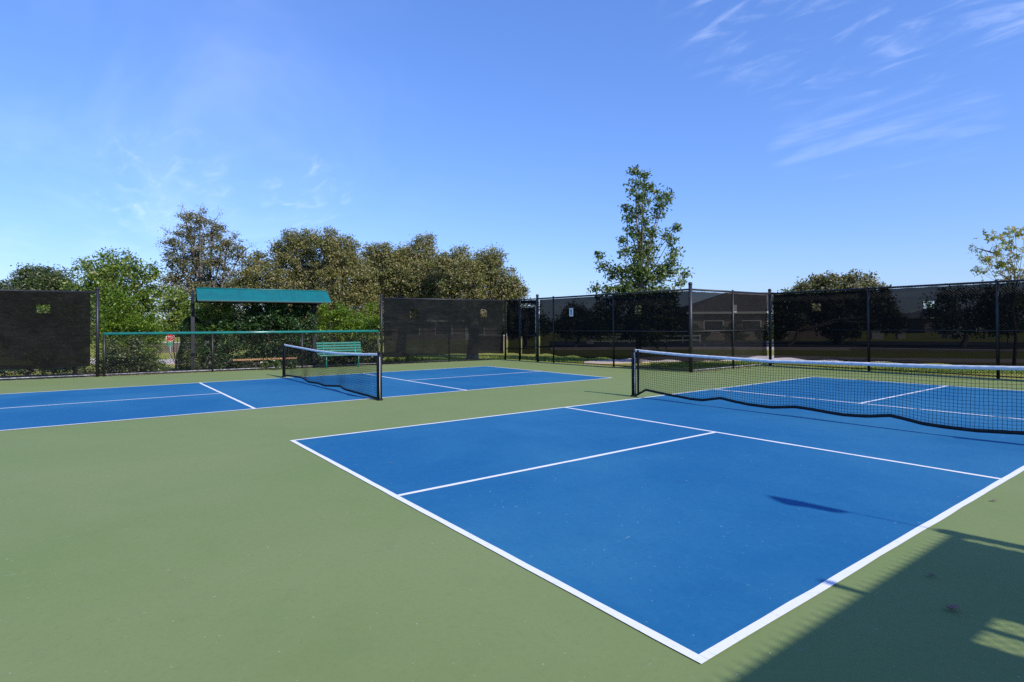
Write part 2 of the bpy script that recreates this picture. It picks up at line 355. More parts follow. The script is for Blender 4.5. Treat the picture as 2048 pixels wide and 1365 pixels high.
# path, road
def strip_from_px(far, near, z, name, mat, thick=.05):
    P = [ground_at(x, y, z) for x, y in far]; Q = [ground_at(x, y, z) for x, y in near]
    b = MB(); n = len(P)
    pts = [(p[0], p[1]) for p in P]+[(q[0], q[1]) for q in Q[::-1]]
    b.add([(p[0], p[1], z) for p in P]+[(q[0], q[1], z) for q in Q]+[(q[0], q[1], z-thick) for q in Q]+[(p[0], p[1], z-thick) for p in P],
          [(i, i+1, n+i+1, n+i) for i in range(n-1)]+[(n+i, n+i+1, 2*n+i+1, 2*n+i) for i in range(n-1)]+[(3*n+i+1, 3*n+i, i, i+1) for i in range(n-1)])
    o = b.build(name, mat); o['kind'] = 'structure'; return o
strip_from_px([(1168, 723.5), (1230, 718.5), (1300, 714.5), (1420, 711.5), (1540, 711), (1740, 716), (2100, 719)],
              [(1168, 726.5), (1230, 726), (1300, 724), (1420, 721.5), (1540, 719.5), (1740, 722), (2100, 725)], .0, 'path', CONC)
strip_from_px([(1100, 683), (1400, 682), (1700, 682.5), (2200, 686)], [(1100, 695), (1400, 694), (1700, 695), (2200, 702)], .0, 'road', ASPH)
strip_from_px([(1100, 695.3), (1400, 694.3), (1700, 695.3), (2200, 702.4)], [(1100, 696.8), (1400, 695.8), (1700, 696.8), (2200, 704)], .08, 'kerb', CONC, .14)
# planting bed behind the low fence
b = MB(); nrm = np.array([-ds[1], ds[0]])
q = [FL0+ds*s_+nrm*t_ for s_, t_ in ((-7.3, .17), (9.9, .17), (9.9, 2.3), (7, 2.9), (3.4, 2.0), (2.3, 2.1), (-7.3, 2.6))]
MB().prism([tuple(p) for p in q], -.1, -.012).build('planting_bed', MULCH)['kind'] = 'structure'

# ------------------------------------------------------------------ fences
def chain_link(a, b_, z0, z1, bm, pitch=.072, r=.0036):
    """diamond wire mesh: real zig-zag wires as crossing diagonals clipped to the panel"""
    a = np.array(a, float); b_ = np.array(b_, float); L = float(np.linalg.norm(b_-a)); t = (b_-a)/L; H = z1-z0
    n = np.array([-t[1], t[0]])
    for sgn in (1, -1):
        k0 = -H if sgn == 1 else 0; k = k0
        while k < (L if sgn == 1 else L+H):
            # line: s = k + sgn*(z-z0)
            zs = sorted([max(0, ((0 if sgn == 1 else L)-k)/sgn), min(H, ((L if sgn == 1 else 0)-k)/sgn)])
            if zs[1]-zs[0] > .01:
                P = []
                for z in zs:
                    s_ = k+sgn*z; off = .0025*sgn; P.append((a[0]+t[0]*s_+n[0]*off, a[1]+t[1]*s_+n[1]*off, z0+z))
                bm.tube(P, r, 3, False)
            k += pitch
def knuckles(a, b_, z, bm, pitch=.072, h=.05):
    a = np.array(a, float); b_ = np.array(b_, float); L = float(np.linalg.norm(b_-a)); t = (b_-a)/L
    for i in range(int(L/pitch)):
        s_ = (i+.5)*pitch; p = a+t*s_; bm.tube([(p[0]-t[0]*.01, p[1]-t[1]*.01, z), (p[0]+t[0]*.012, p[1]+t[1]*.012, z+h)], [.009, .002], 4, False)
def windscreen(a, b_, z0, z1, holes, mat, parent, off=.05, sag=.03, seed=0, label=None):
    """sheet hung on the run a->b_; holes are (s0,s1,z0,z1) wind openings"""
    a = np.array(a, float); b_ = np.array(b_, float); L = float(np.linalg.norm(b_-a)); t = (b_-a)/L; n = np.array([-t[1], t[0]])
    sx = set(np.arange(0, L, .12).tolist()+[L]); sz = set(np.arange(z0, z1, .1).tolist()+[z1])
    for h in holes: sx |= {h[0], h[1]}; sz |= {h[2], h[3]}
    def clean(s_, keep):
        s_ = sorted(s_); out_ = []
        for v in s_:
            if out_ and v-out_[-1] < .02:
                if v in keep: out_[-1] = v
                continue
            out_.append(v)
        return out_
    keep = {k for h in holes for k in h}; X = clean(sx, keep); Z = clean(sz, keep)
    rs = np.random.default_rng(seed); ph = rs.uniform(0, 6, 8)
    bm = MB()
    for z in Z:
        for s_ in X:
            e = math.sin(s_*2.1+ph[0])*math.sin(z*2.6+ph[1])*.5+math.sin(s_*5.3+z*1.7+ph[2])*.22+math.sin(s_*1.1-z*4.1+ph[3])*.3
            edge = min(1, (z1-z)/.3, (z-z0+.05)/.25)
            d = off+.04*e*max(0, edge)*(1 if off > 0 else -1)
            zz = z
            if z <= z0+.25: zz = z-(sag*(1-math.cos(s_*2*PI/1.45+ph[4]))*.5+.02*math.sin(s_*.9+ph[5]))*(1-(z-z0)/.25)
            if z >= z1-.001: zz = z-.012*(1-math.cos(s_*2*PI/.6))*.5
            bm.v.append((a[0]+t[0]*s_+n[0]*d, a[1]+t[1]*s_+n[1]*d, zz))
    nx = len(X)
    for j in range(len(Z)-1):
        for i in range(nx-1):
            cx_, cz_ = (X[i]+X[i+1])/2, (Z[j]+Z[j+1])/2
            if any(h[0] < cx_ < h[1] and h[2] < cz_ < h[3] for h in holes): continue
            bm.f.append((j*nx+i, j*nx+i+1, (j+1)*nx+i+1, (j+1)*nx+i))
    o = bm.build('windscreen', mat, parent, True); 
    if label: o['label'] = label
    # stitched hem round each wind opening and along the middle seam
    hb = MB()
    def P(s_, z, d=off): return (a[0]+t[0]*s_+n[0]*(d*1.0), a[1]+t[1]*s_+n[1]*(d*1.0), z)
    for h in holes:
        w = .018
        for q in ((h[0]-w, h[1]+w, h[2]-w, h[2]), (h[0]-w, h[1]+w, h[3], h[3]+w), (h[0]-w, h[0], h[2], h[3]), (h[1], h[1]+w, h[2], h[3])):
            c = P((q[0]+q[1])/2, (q[2]+q[3])/2); hb.box(c, (q[1]-q[0], abs(off)*0+.004, q[3]-q[2]), rz=math.atan2(t[1], t[0]))
    return o
def fence(name, a, b_, label, posts, H=2.5, thick=None, rails=(), top=True, bottom=True, mesh=True, group=None, rail_mat=None, post_r=.03, spikes=False, botmat=None, cap=True, mesh_z1=None, mesh_off=0):
    a = np.array(a, float); b_ = np.array(b_, float); L = float(np.linalg.norm(b_-a)); t = (b_-a)/L
    root = empty(name, (a[0], a[1], 0), label, 'fence', group)
    for pz in posts:
        s_, r, h = pz if isinstance(pz, tuple) else (pz, post_r, H)
        p = a+t*s_; pb = MB().cyl(p, r, 0.0, h, 14); 
        po = pb.build('post', BLACK, root, True)
        if cap: cb = MB(); cb.cyl(p, r*1.15, h-.03, h+.012, 14).dome((p[0], p[1], h+.012), r*1.15, 14, 3, .6); cb.build('post_cap', BLACK, po, True)
    def rail(z, r, nm, mt):
        MB().tube([(a[0], a[1], z), (b_[0], b_[1], z)], r, 10).build(nm, mt, root, True)
    if top: rail(H-.03, .029 if rail_mat is None else .045, 'top_rail', rail_mat or BLACK)
    for z in rails: rail(z, .017, 'middle_rail', BLACK)
    if bottom: rail(.06, .014, 'bottom_rail', botmat or BLACK)
    if mesh:
        mb = MB(); chain_link(a, b_, .03, mesh_z1 or (H-.01), mb)
        if spikes: knuckles(a, b_, H-.01, mb, h=.065)
        mb.build('wire_mesh', WIRE, root)
    return root, a, b_, t, L

def sof(a, b_, px): return on_plane(px, 650, a, b_)[0]
def hole(a, b_, x0, x1, y0, y1):
    s0, zt = on_plane(x0, y0, a, b_); s1, zb = on_plane(x1, y1, a, b_)
    s0, s1 = min(s0, s1), max(s0, s1); return (s0, s1, min(zt, zb), max(zt, zb))

A0 = FL0-ds*7.5
LA, LB = A0, FL0                                   # left tall run (mostly outside the frame)
sL = sof(FL0, FL1, 763)
MID = FL0+ds*sL
# 1 left tall section
L1 = float(np.linalg.norm(FL0-A0))
r1, *_ = fence('chain_link_fence', A0, FL0, 'tall black fence with dusty windscreen at the left edge of the photo', [.03, 2.5, 5.0, (L1, .045, 2.58)], 2.5, rails=(1.22,), botmat=RAILG)
windscreen(A0, FL0-ds*.16, .33, 2.46, [hole(A0, FL0, 74, 101, 610, 627)]+[(2.0, 2.35, 1.9, 2.15)], SCREEN_A, r1, off=-.06, seed=3)
# 2 low section with green rail
r2, *_ = fence('low_chain_link_fence', FL0+ds*.14, MID-ds*.12, 'waist high chain link fence with green padded top rail', [(0.02, .035, 1.24), (sof(FL0, FL1, 425)-.14, .03, 1.22), (sof(FL0, FL1, 604)-.14, .03, 1.22), (sL-.28, .035, 1.24)], 1.28, rail_mat=GRAIL, botmat=RAILG, cap=False)
# 3 tall section to the far corner
LM = float(np.linalg.norm(FL1-MID))
r3, *_ = fence('chain_link_fence', MID, FL1, 'tall fence with teal tinged windscreen right of the low green railed fence', [(.0, .045, 2.58), sof(MID, FL1, 898), (LM, .04, 2.56)], 2.5, rails=(1.22,))
windscreen(MID+ds*.07, FL1-ds*.12, .30, 2.46, [hole(MID, FL1, 815, 832, 619, 637), hole(MID, FL1, 957, 970, 619, 635)], SCREEN_B, r3, off=-.06, seed=5)
# 4 far run with the gate
FA, FB = FL1, np.array(C0); LF = float(np.linalg.norm(FB-FA)); tf = (FB-FA)/LF
sg0, sg1 = sof(FA, FB, 1039), sof(FA, FB, 1075)
# short section left of the gate + transom
r4, *_ = fence('chain_link_fence', FA+tf*.05, FA+tf*(sg0-.0), 'narrow fence section between the far corner and the gate', [(sg0-.05, .035, 2.54)], 2.5, rails=(1.22,))
windscreen(FA+tf*.08, FA+tf*(sg0-.04), .30, 2.45, [], SCREEN_C, r4, off=.05, seed=8)
r5, *_ = fence('chain_link_fence', FA+tf*sg1, FB, 'long fence with open windscreen between the gate and the jutting corner post', [(0, .05, 2.60), sof(FA, FB, 1107)-sg1, sof(FA, FB, 1227)-sg1, (LF-sg1, .055, 2.64)], 2.5, rails=(1.22,))
windscreen(FA+tf*(sg1+.08), FB-tf*.06, .33, 2.44, [hole(FA+tf*(sg1+.08), FB, 1267, 1281, 612, 628)], SCREEN_C, r5, off=.05, seed=9, sag=.07)
# gate
g = empty('gate', FA.tolist()+[0] if False else ((FA+tf*sg0)[0], (FA+tf*sg0)[1], 0), 'walk-through gate with pale worn frame near the far corner', 'gate')
gw = sg1-sg0; gz = on_plane(1060, 613, FA, FB)[1]
def gp(s_, z, o_=0.0): p = FA+tf*(sg0+s_); return (p[0]+tf[1]*o_, p[1]-tf[0]*o_, z)
MB().tube([gp(.06, .06), gp(.06, gz)], .022, 10).build('hinge_stile', BLACK, g, True)
MB().tube([gp(gw-.10, .06), gp(gw-.10, gz)], .024, 10).build('latch_stile', PALE, g, True)
MB().tube([gp(.04, gz), gp(gw-.05, gz)], .022, 10).build('top_bar', PALE, g, True)
MB().tube([gp(.06, 1.02), gp(gw-.10, 1.02)], .018, 8).build('middle_bar', BLACK, g, True)
MB().tube([gp(.06, .07), gp(gw-.10, .07)], .018, 8).build('bottom_bar', BLACK, g, True)
MB().box(gp(gw-.1, 1.05, .05), (.10, .03, .14), math.atan2(tf[1], tf[0])).build('latch', BLACK, g)
mb = MB(); chain_link(np.array(gp(.06, 0)[:2]), np.array(gp(gw-.1, 0)[:2]), .07, gz, mb); mb.build('wire_mesh', WIRE, g)
windscreen(np.array(gp(.08, 0)[:2]), np.array(gp(gw-.14, 0)[:2]), .32, gz-.04, [], SCREEN_C, g, off=.05, seed=12)
tr = empty('fence_transom', gp(0, gz+.05), 'black mesh transom panel above the gate', 'fence panel')
MB().tube([gp(-.02, 2.47), gp(gw+.02, 2.47)], .022, 10).build('top_rail', BLACK, tr, True)
MB().tube([gp(-.02, gz+.07), gp(gw+.02, gz+.07)], .02, 10).build('bottom_rail', BLACK, tr, True)
mb = MB(); chain_link(np.array(gp(0, 0)[:2]), np.array(gp(gw, 0)[:2]), gz+.07, 2.47, mb); mb.build('wire_mesh', WIRE, tr)
windscreen(np.array(gp(.02, 0)[:2]), np.array(gp(gw-.02, 0)[:2]), gz+.1, 2.44, [], SCREEN_D, tr, off=.04, seed=13, sag=0)
# 5 jog
c0, c3 = np.array(C0), np.array(C3); tj = (c3-c0)/np.linalg.norm(c3-c0); LJ = float(np.linalg.norm(c3-c0))
r6, *_ = fence('chain_link_fence', c0+tj*.06, c3-tj*.05, 'short sunlit fence run stepping back from the jutting corner post', [sof(c0, c3, 1466)-.06], 2.5, rails=(1.22,), botmat=RAILG)
windscreen(c0+tj*.12, c3-tj*.12, .33, 2.42, [(lambda h: (h[0]-.12, h[1]-.12+.1, h[2], h[3]))(hole(c0, c3, 1467, 1473, 610, 625))], SCREEN_E, r6, off=.045, seed=15)
# 6 right run
RE = np.array(CR_END); LR = float(np.linalg.norm(RE-c3)); trr = (RE-c3)/LR
r7, *_ = fence('chain_link_fence', c3, RE, 'long dark fence behind the near net on the right of the photo', [(0, .05, 2.60), sof(c3, RE, 1737), sof(c3, RE, 1995), sof(c3, RE, 1995)+3.1, sof(c3, RE, 1995)+6.2], 2.5, rails=(1.22,), post_r=.038)
windscreen(c3+trr*.1, RE, .30, 2.44, [hole(c3+trr*.1, RE, 1622, 1639, 608, 623), hole(c3+trr*.1, RE, 1845, 1867, 603, 618)], SCREEN_C, r7, off=.055, seed=16, sag=.05)
# 7 run beside the camera, outside the frame: casts the shadow in the lower right corner
RS = np.array([XR, 3.04]); R0 = np.array([XR, -8.9])
LQ = RS[1]-R0[1]
r8, *_ = fence('chain_link_fence', R0, RS, 'tall fence beside the near court casting the shadow at lower right', [(.03, .03, 2.62), LQ-10.4, LQ-7.4, LQ-4.4, (LQ-1.40, .026, 2.68), (LQ, .05, 2.57)], 2.55, rails=(), spikes=True)
windscreen(R0, RS-np.array([0, .10]), .3, 2.555, [(LQ-1.40-.17, LQ-1.40+.17, 1.97, 2.20)]+[(LQ-4.4-.17, LQ-4.4+.17, 1.93, 2.16)], SCREEN_D, r8, off=-.04, seed=21)
R2 = np.array([XR, 7.75]); R3 = np.array([XR, 16.0])
fence('low_chain_link_fence', RS+np.array([0, .1]), R2, 'low green railed fence outside the frame beside the near net', [2.3], 1.28, rail_mat=GRAIL, cap=False)
r9, *_ = fence('chain_link_fence', R2, R3, 'tall fence outside the frame beyond the near net', [(0, .05, 2.62), 2.8, 5.6], 2.5, rails=(1.22,))
windscreen(R2+np.array([0, .1]), R3, .3, 2.46, [], SCREEN_D, r9, off=-.04, seed=22)
# unseen thing above the corner post, shaped like a limp flag for its shadow
fl = empty('shadow_flag', (XR, 3.02, 2.6), 'unseen flag-shaped shadow caster on a thin rod above the fence corner post', 'flag')
MB().tube([(XR, 3.03, 2.0), (XR, 3.03, 3.50)], .006, 8).build('rod', ALU, fl, True)
fb = MB(); zz = [3.50, 3.43, 3.34, 3.25, 3.16, 3.09, 3.05]; ww = [.012, .055, .085, .06, .055, .05, .01]
N = 10
for i, (z, w) in enumerate(zip(zz, ww)):
    for k in range(N):
        an = 2*PI*k/N; fb.v.append((XR+.02+math.cos(an)*w*.6, 3.035-w*.75+math.sin(an)*w*1.05, z))
for i in range(len(zz)-1):
    for k in range(N): a_ = i*N+k; c_ = i*N+(k+1) % N; fb.f.append((a_, c_, c_+N, a_+N))
fb.f += [tuple(range(N)), tuple(range((len(zz)-1)*N, len(zz)*N))]
fb.build('cloth', CLOTH, fl, True)

# court number sign
sa, sz_ = on_plane(1144.5, 625, FA, FB); p = FA+tf*sa; az = math.atan2(tf[1], tf[0])
sg = empty('court_number_sign', (p[0], p[1]-.05, sz_), 'small white court number 1 sign on the far fence right of the gate', 'sign')
o = MB().box((p[0], p[1]-.05, sz_), (.20, .008, .30), az).build('plate', WHITE, sg); bevel(o, .003)
nb = MB(); cz = sz_; c_ = (p[0], p[1]-.058)
nb.box((c_[0], c_[1], cz), (.040, .006, .21), az); nb.box((c_[0]-.022, c_[1], cz+.075), (.05, .0055, .03), az, ry=-.6)
nb.build('numeral', HEMB, sg)

# ------------------------------------------------------------------ nets
def net(name, x0, x1, y, tops, hems, label, cordside, seed):
    a = (x0, y); b_ = (x1, y)
    T = sorted([on_plane(px, py, a, b_) for px, py in tops]); Hh = sorted([on_plane(px, py, a, b_) for px, py in hems])
    L = x1-x0
    root = empty(name, (x0, y, 0), label, 'net')
    def itp(tab, s_, end):
        if s_ <= tab[0][0]: return tab[0][1]
        for (p, q) in zip(tab, tab[1:]):
            if s_ <= q[0]: t = (s_-p[0])/(q[0]-p[0]); return p[1]+(q[1]-p[1])*t
        return end
    # extend off-frame part symmetrically
    def top(s_): 
        if T[-1][0] < L-.3 and s_ > T[-1][0]: t = (s_-T[-1][0])/(L-T[-1][0]); return T[-1][1]+(.905-T[-1][1])*t
        return itp(T, s_, T[-1][1])
    def hem(s_):
        if Hh[-1][0] < L-.3 and s_ > Hh[-1][0]: t = (s_-Hh[-1][0])/(L-Hh[-1][0]); return Hh[-1][1]+.06*math.sin(t*PI)+(.06-Hh[-1][1])*t
        return itp(Hh, s_, Hh[-1][1])
    rs = np.random.default_rng(seed); ph = rs.uniform(0, 6, 6)
    def bul(s_, t):   # out of plane billow towards the camera, most at the hem
        return -(1-t)*(.05+.03*math.sin(s_*2.2+ph[0])+.018*math.sin(s_*5+ph[1]))*min(1, s_*3, (L-s_)*3)
    e = .07
    def P(s_, t):
        zt = top(s_)-.045; zb = max(.012, hem(s_)); return (x0+s_, y+bul(s_, t), zb+(zt-zb)*t+.003*math.sin(s_*31+t*9+ph[2]))
    ns = int(round((L-2*e)/.044)); nt = 17
    nb = MB()
    for i in range(ns+1):
        s_ = e+(L-2*e)*i/ns; wob = rs.normal(0, .002, 7)
        nb.tube([(P(s_, t)[0]+wob[k], P(s_, t)[1], P(s_, t)[2]) for k, t in enumerate(np.linspace(0, 1, 7))], .0025, 4, False)
    for j in range(1, nt):
        nb.tube([P(s_, j/nt) for s_ in np.linspace(e, L-e, 150)], .0025, 4, False)
    nb.build('net_mesh', STRING, root)
    # tape: folded band
    def band(f_top, f_bot, th, yo, n=180, wig=.0):
        bm = MB()
        for i in range(n+1):
            s_ = e*.6+(L-1.2*e)*i/n; zt, zb = f_top(s_), f_bot(s_); yy = y+yo(s_)+wig*math.sin(s_*19+ph[3])*.5+wig*math.sin(s_*47+ph[4])*.5; z3 = zt+(zb-zt)*.5
            wt = wig*.7*math.sin(s_*33+ph[5])
            bm.v += [(x0+s_, yy-th*.4, zt+wt*.3), (x0+s_, yy+th*.4, zt+wt*.3), (x0+s_, yy+th, z3), (x0+s_, yy+th*.6, zb), (x0+s_, yy-th*.6, zb), (x0+s_, yy-th, z3)]
        for i in range(n):
            for k in range(6): a_ = i*6+k; c_ = i*6+(k+1) % 6; bm.f.append((a_, c_, c_+6, a_+6))
        bm.f += [tuple(range(6)), tuple(range(n*6, n*6+6))]
        return bm
    band(top, lambda s_: top(s_)-.050, .006, lambda s_: 0, wig=.004).build('tape', TAPE, root, True)
    band(lambda s_: max(.022, hem(s_))+.020, lambda s_: max(.004, hem(s_)-.026), .007, lambda s_: bul(s_, 0), wig=.005).build('hem', HEMB, root, True)
    for s_ in (e*1.7, L-e*1.7):
        MB().box((x0+s_, y, (top(s_)+hem(s_))/2), (.05, .008, top(s_)-hem(s_)-.02)).build('side_band', HEMB, root)
    for s_, hh in ((0, top(.05)), (L, top(L-.05))):
        q = MB().cyl((x0+s_, y), .042, 0, .915, 20).build('post', POSTB, root, True)
        MB().cyl((x0+s_, y), .047, .90, .925, 20).dome((x0+s_, y, .925), .047, 20, 3, .35).build('post_cap', POSTB, q, True)
        MB().cyl((x0+s_, y), .060, 0.001, .022, 20).build('ground_sleeve', POSTB, q, True)
        sg_ = 1 if s_ == 0 else -1
        MB().box((x0+s_+sg_*.05, y, top(s_+sg_*.06)-.03), (.05, .012, .05)).build('buckle', ALU, root)
        sg_ = -sg_ if cordside and s_ else sg_
        MB().tube([(x0+s_+sg_*.03, y-.012, top(s_+sg_*.06)-.02), (x0+s_+sg_*.052, y-.02, .7), (x0+s_+sg_*.046, y-.02, .3), (x0+s_+sg_*.04, y-.014, .03)], .0045, 6).build('lacing_cord', CORD if (cordside == 0 or s_) else STRING, root, True)
    return root
YN = 6.665
net('pickleball_net', -.30, 6.40, YN,
    [(1273, 699), (1319, 703.7), (1372, 708.3), (1500, 717), (1540, 719.9), (1659, 722.6), (1788, 727), (1912, 730.6), (2048, 733)],
    [(1274, 790), (1295.4, 779.5), (1339, 789.8), (1385, 797.5), (1411, 799.5), (1446, 795.5), (1471, 802), (1500, 808), (1548, 814), (1590, 813.5), (1620, 818), (1655, 824), (1690, 829), (1740, 831.5), (1783, 830), (1810, 836), (1850, 846), (1900, 853), (1960, 860), (2048, 866)],
    'large pickleball net across the near court, cut by the right edge', 0, 1)
net('pickleball_net', XO-.32, XO+6.396, YO+6.70,
    [(568, 688.6), (598.6, 694), (634, 700.4), (669, 704.6), (716, 706.9), (757, 706.9)],
    [(572, 750), (602, 754.5), (615, 759.8), (627, 764), (640, 766), (655, 771), (681, 772.5), (686, 774), (697, 778.4), (716, 784), (742, 790), (757, 798)],
    'smaller looking pickleball net across the left court in front of the benches', 1, 2)

# ------------------------------------------------------------------ benches
def P2(p, d, n_, s_, t_, z): return (p[0]+d[0]*s_+n_[0]*t_, p[1]+d[1]*s_+n_[1]*t_, z)
# green slatted bench in front of the low fence, facing the court
pa, pb_ = ground_at(655, 737.3), ground_at(719, 734.2)
db = (pb_-pa)[:2]; bl = float(np.linalg.norm(db)); 
db = ds.copy(); pm = (pa[:2]+pb_[:2])/2; nb_ = np.array([db[1], -db[0]])       # nb_ points to the court
s0, _z = on_plane(634, 700, pm-nb_*.45, pm-nb_*.45+db); s1, _z = on_plane(723, 700, pm-nb_*.45, pm-nb_*.45+db)
LB_ = s1-s0; cs = (s0+s1)/2
bc = pm-nb_*.22+db*cs
gb = empty('slatted_bench', (bc[0], bc[1], 0), 'green slatted bench with backrest behind the left net', 'bench')
azb = math.atan2(db[1], db[0])
def bp(s_, t_, z): return P2(bc, db, nb_, s_, t_, z)
sb = MB()
for k in range(5): sb.box(bp(0, -.16+k*.095, .435-.004*abs(k-2)), (LB_, .078, .03), azb)
bevel(sb.build('seat', GBENCH, gb), .005)
bb = MB()
for k in range(5):
    bb.box(bp(0, -.235-.028*k, .48+k*.09), (LB_, .022, .058), azb, rx=0.0)
bevel(bb.build('backrest', GBENCH, gb), .005)
for sgn in (-1, 1):
    x_ = sgn*(LB_/2-.22); lb = MB()
    lb.tube([bp(x_, .20, .005), bp(x_, .17, .22), bp(x_, .20, .415)], .024, 8)
    lb.box(bp(x_, .21, .012), (.07, .10, .022), azb)
    lb.build('front_leg', GBENCH, gb, True)
    MB().tube([bp(x_, -.24, .005), bp(x_, -.19, .28), bp(x_, -.22, .44), bp(x_, -.36, .90)], .022, 8).build('rear_leg', GBENCH, gb, True)
    MB().tube([bp(x_, -.2, .40), bp(x_, .2, .40)], .018, 8).build('seat_bracket', GBENCH, gb, True)
# wooden plank bench behind the low fence
nback = np.array([-ds[1], ds[0]])
if nback[0] > 0: nback = -nback
wa = FL0+nback*.42
s0 = on_plane(465, 720, wa, wa+ds)[0]; s1 = on_plane(592, 716, wa, wa+ds)[0]
zpl = on_plane(530, 718.5, wa, wa+ds)[1]
wc = wa+ds*(s0+s1)/2; Lw = s1-s0
wb = empty('plank_bench', (wc[0], wc[1], 0), 'tan wooden plank bench without back under the teal shelter', 'bench')
wm = MB()
for k in (-1, 0, 1): wm.box((wc[0]+nback[0]*k*.115, wc[1]+nback[1]*k*.115, zpl), (Lw, .105, .045), math.atan2(ds[1], ds[0]))
bevel(wm.build('seat', WOOD, wb), .005)
for k in (-1, 0, 1):
    q = wc+ds*k*(Lw/2-.3); lg = MB().box((q[0], q[1], (zpl-.03)/2), (.06, .24, zpl-.03), math.atan2(ds[1], ds[0])); lg.build('leg', BLACK, wb)

# ------------------------------------------------------------------ shelter
sa_ = FL0+nback*.75
e0, ze = on_plane(397, 602, FL0+nback*.30, FL0+nback*.30+ds); e1, _z = on_plane(660, 604, FL0+nback*.30, FL0+nback*.30+ds)
def sp(s_, t_, z): q = FL0+ds*s_+nback*t_; return (q[0], q[1], z)
rid_t = 1.0; zr = on_plane(520, 580, FL0+nback*rid_t, FL0+nback*rid_t+ds)[1]
r0 = on_plane(391, 577, FL0+nback*rid_t, FL0+nback*rid_t+ds)[0]; r1_ = on_plane(652, 583, FL0+nback*rid_t, FL0+nback*rid_t+ds)[0]
sh = empty('shade_shelter', sp((r0+r1_)/2, rid_t, 0), 'teal gable roofed shade shelter on two dark posts behind the low fence', 'shelter')
th = .035; rb = MB(); fr = .30; bk = 2*rid_t-.30
e0 = e1-(r1_-r0) if False else r0+.02; e1 = r1_+.03
ze += .045
prof = [(fr, ze), (rid_t, zr), (bk, ze)]
top_ = [sp(e, t_, z) for e in (e0, e1) for t_, z in prof]; bot_ = [sp(e, t_, z-th) for e in (e0, e1) for t_, z in prof]
rb.add(top_+bot_, [(0, 1, 4, 3), (1, 2, 5, 4), (6, 9, 10, 7), (7, 10, 11, 8), (0, 3, 9, 6), (2, 8, 11, 5), (0, 6, 7, 1), (1, 7, 8, 2), (3, 4, 10, 9), (4, 5, 11, 10)])
rf = rb.build('roof', TEAL, sh)
rbm = MB()
ni = int((e1-e0)/.41)
for i in range(1, ni):
    s_ = e0+(e1-e0)*i/ni
    rbm.tube([sp(s_, fr+.01, ze+.004), sp(s_, rid_t, zr+.004)], .007, 4); rbm.tube([sp(s_, rid_t, zr+.004), sp(s_, bk-.01, ze+.004)], .007, 4)
rbm.build('standing_seam', TEAL, rf)
MB().tube([sp(e0+.01, rid_t, zr+.01), sp(e1-.01, rid_t, zr+.01)], .022, 6).build('ridge_cap', TEAL, rf, True)
for t_ in (fr+.02, bk-.02): MB().box(sp((e0+e1)/2, t_, ze-.05), (e1-e0-.06, .04, .025), azb).build('eave_beam', BLACK, sh)
for px in (385.5, 628):
    q = on_plane(px, 650, sp(0, rid_t, 0), sp(1, rid_t, 0))[0]
    MB().box(sp(q, rid_t, ze/2-.05), (.11, .11, ze+.0), azb).build('post', BLACK, sh)
    tb = MB(); tb.tube([sp(q, fr+.03, ze-.09), sp(q, rid_t, zr-.10), sp(q, bk-.03, ze-.09)], .03, 6); tb.tube([sp(q, fr+.05, ze-.10), sp(q, bk-.05, ze-.10)], .03, 6)
    tb.tube([sp(q, rid_t, ze-.1), sp(q, rid_t, zr-.1)], .03, 6)
    tb.tube([sp(q, rid_t, ze-.55), sp(q, rid_t-.4, ze-.12)], .025, 6); tb.tube([sp(q, rid_t, ze-.55), sp(q, rid_t+.4, ze-.12)], .025, 6)
    tb.build('roof_truss', BLACK, sh)

# ------------------------------------------------------------------ trees
def leaves_mesh(name, centres, sizes, mat, parent, up=.35, aspect=.55, fold=.25, shape='quad'):
    n = len(centres); C = np.asarray(centres, np.float32)
    nrm_ = RNG.normal(size=(n, 3)); nrm_[:, 2] += up*2; nrm_ /= np.linalg.norm(nrm_, axis=1)[:, None]
    tan = np.cross(nrm_, RNG.normal(size=(n, 3))); tan /= (np.linalg.norm(tan, axis=1)[:, None]+1e-9); bi = np.cross(nrm_, tan)
    s_ = np.asarray(sizes)[:, None]
    if shape == 'quad':
        v = np.stack([C-tan*s_*.5, C+bi*s_*aspect*.5+nrm_*s_*fold*.3, C+tan*s_*.5, C-bi*s_*aspect*.5+nrm_*s_*fold*.3], 1); k = 4
        faces = np.arange(n*4, dtype=np.int32); ls = 4; nf = n
    else:       # lobed maple leaf: five points round a centre, as three kites
        outs = []
        for ang_ in (-1.15, 0, 1.15):
            d = tan*math.cos(ang_)+bi*math.sin(ang_); e_ = -tan*math.sin(ang_)+bi*math.cos(ang_); ln = .62 if ang_ == 0 else .5
            b0 = C-tan*s_*.15
            outs.append(np.stack([b0, b0+d*s_*ln*.5+e_*s_*.14, b0+d*s_*ln-nrm_*s_*.06, b0+d*s_*ln*.5-e_*s_*.14], 1))
        v = np.stack(outs, 1).reshape(-1, 4, 3); nf = n*3; ls = 4; faces = np.arange(nf*4, dtype=np.int32)
    v = v.reshape(-1, 3).astype(np.float32)
    me = bpy.data.meshes.new(name); me.vertices.add(len(v)); me.vertices.foreach_set('co', v.ravel())
    me.loops.add(len(faces)); me.loops.foreach_set('vertex_index', faces)
    me.polygons.add(nf); me.polygons.foreach_set('loop_start', np.arange(0, nf*4, 4, dtype=np.int32)); me.polygons.foreach_set('loop_total', np.full(nf, 4, np.int32))
    me.update(calc_edges=True); me.materials.append(mat)
    o = bpy.data.objects.new(name, me); COL.objects.link(o)
    if parent is not None: o.parent = parent; o.matrix_parent_inverse = Matrix.Translation(-parent.location)
    return o
def in_sphere(n, power=.45):
    d = RNG.normal(size=(n, 3)); d /= np.linalg.norm(d, axis=1)[:, None]; return d*(RNG.random(n)[:, None]**power)
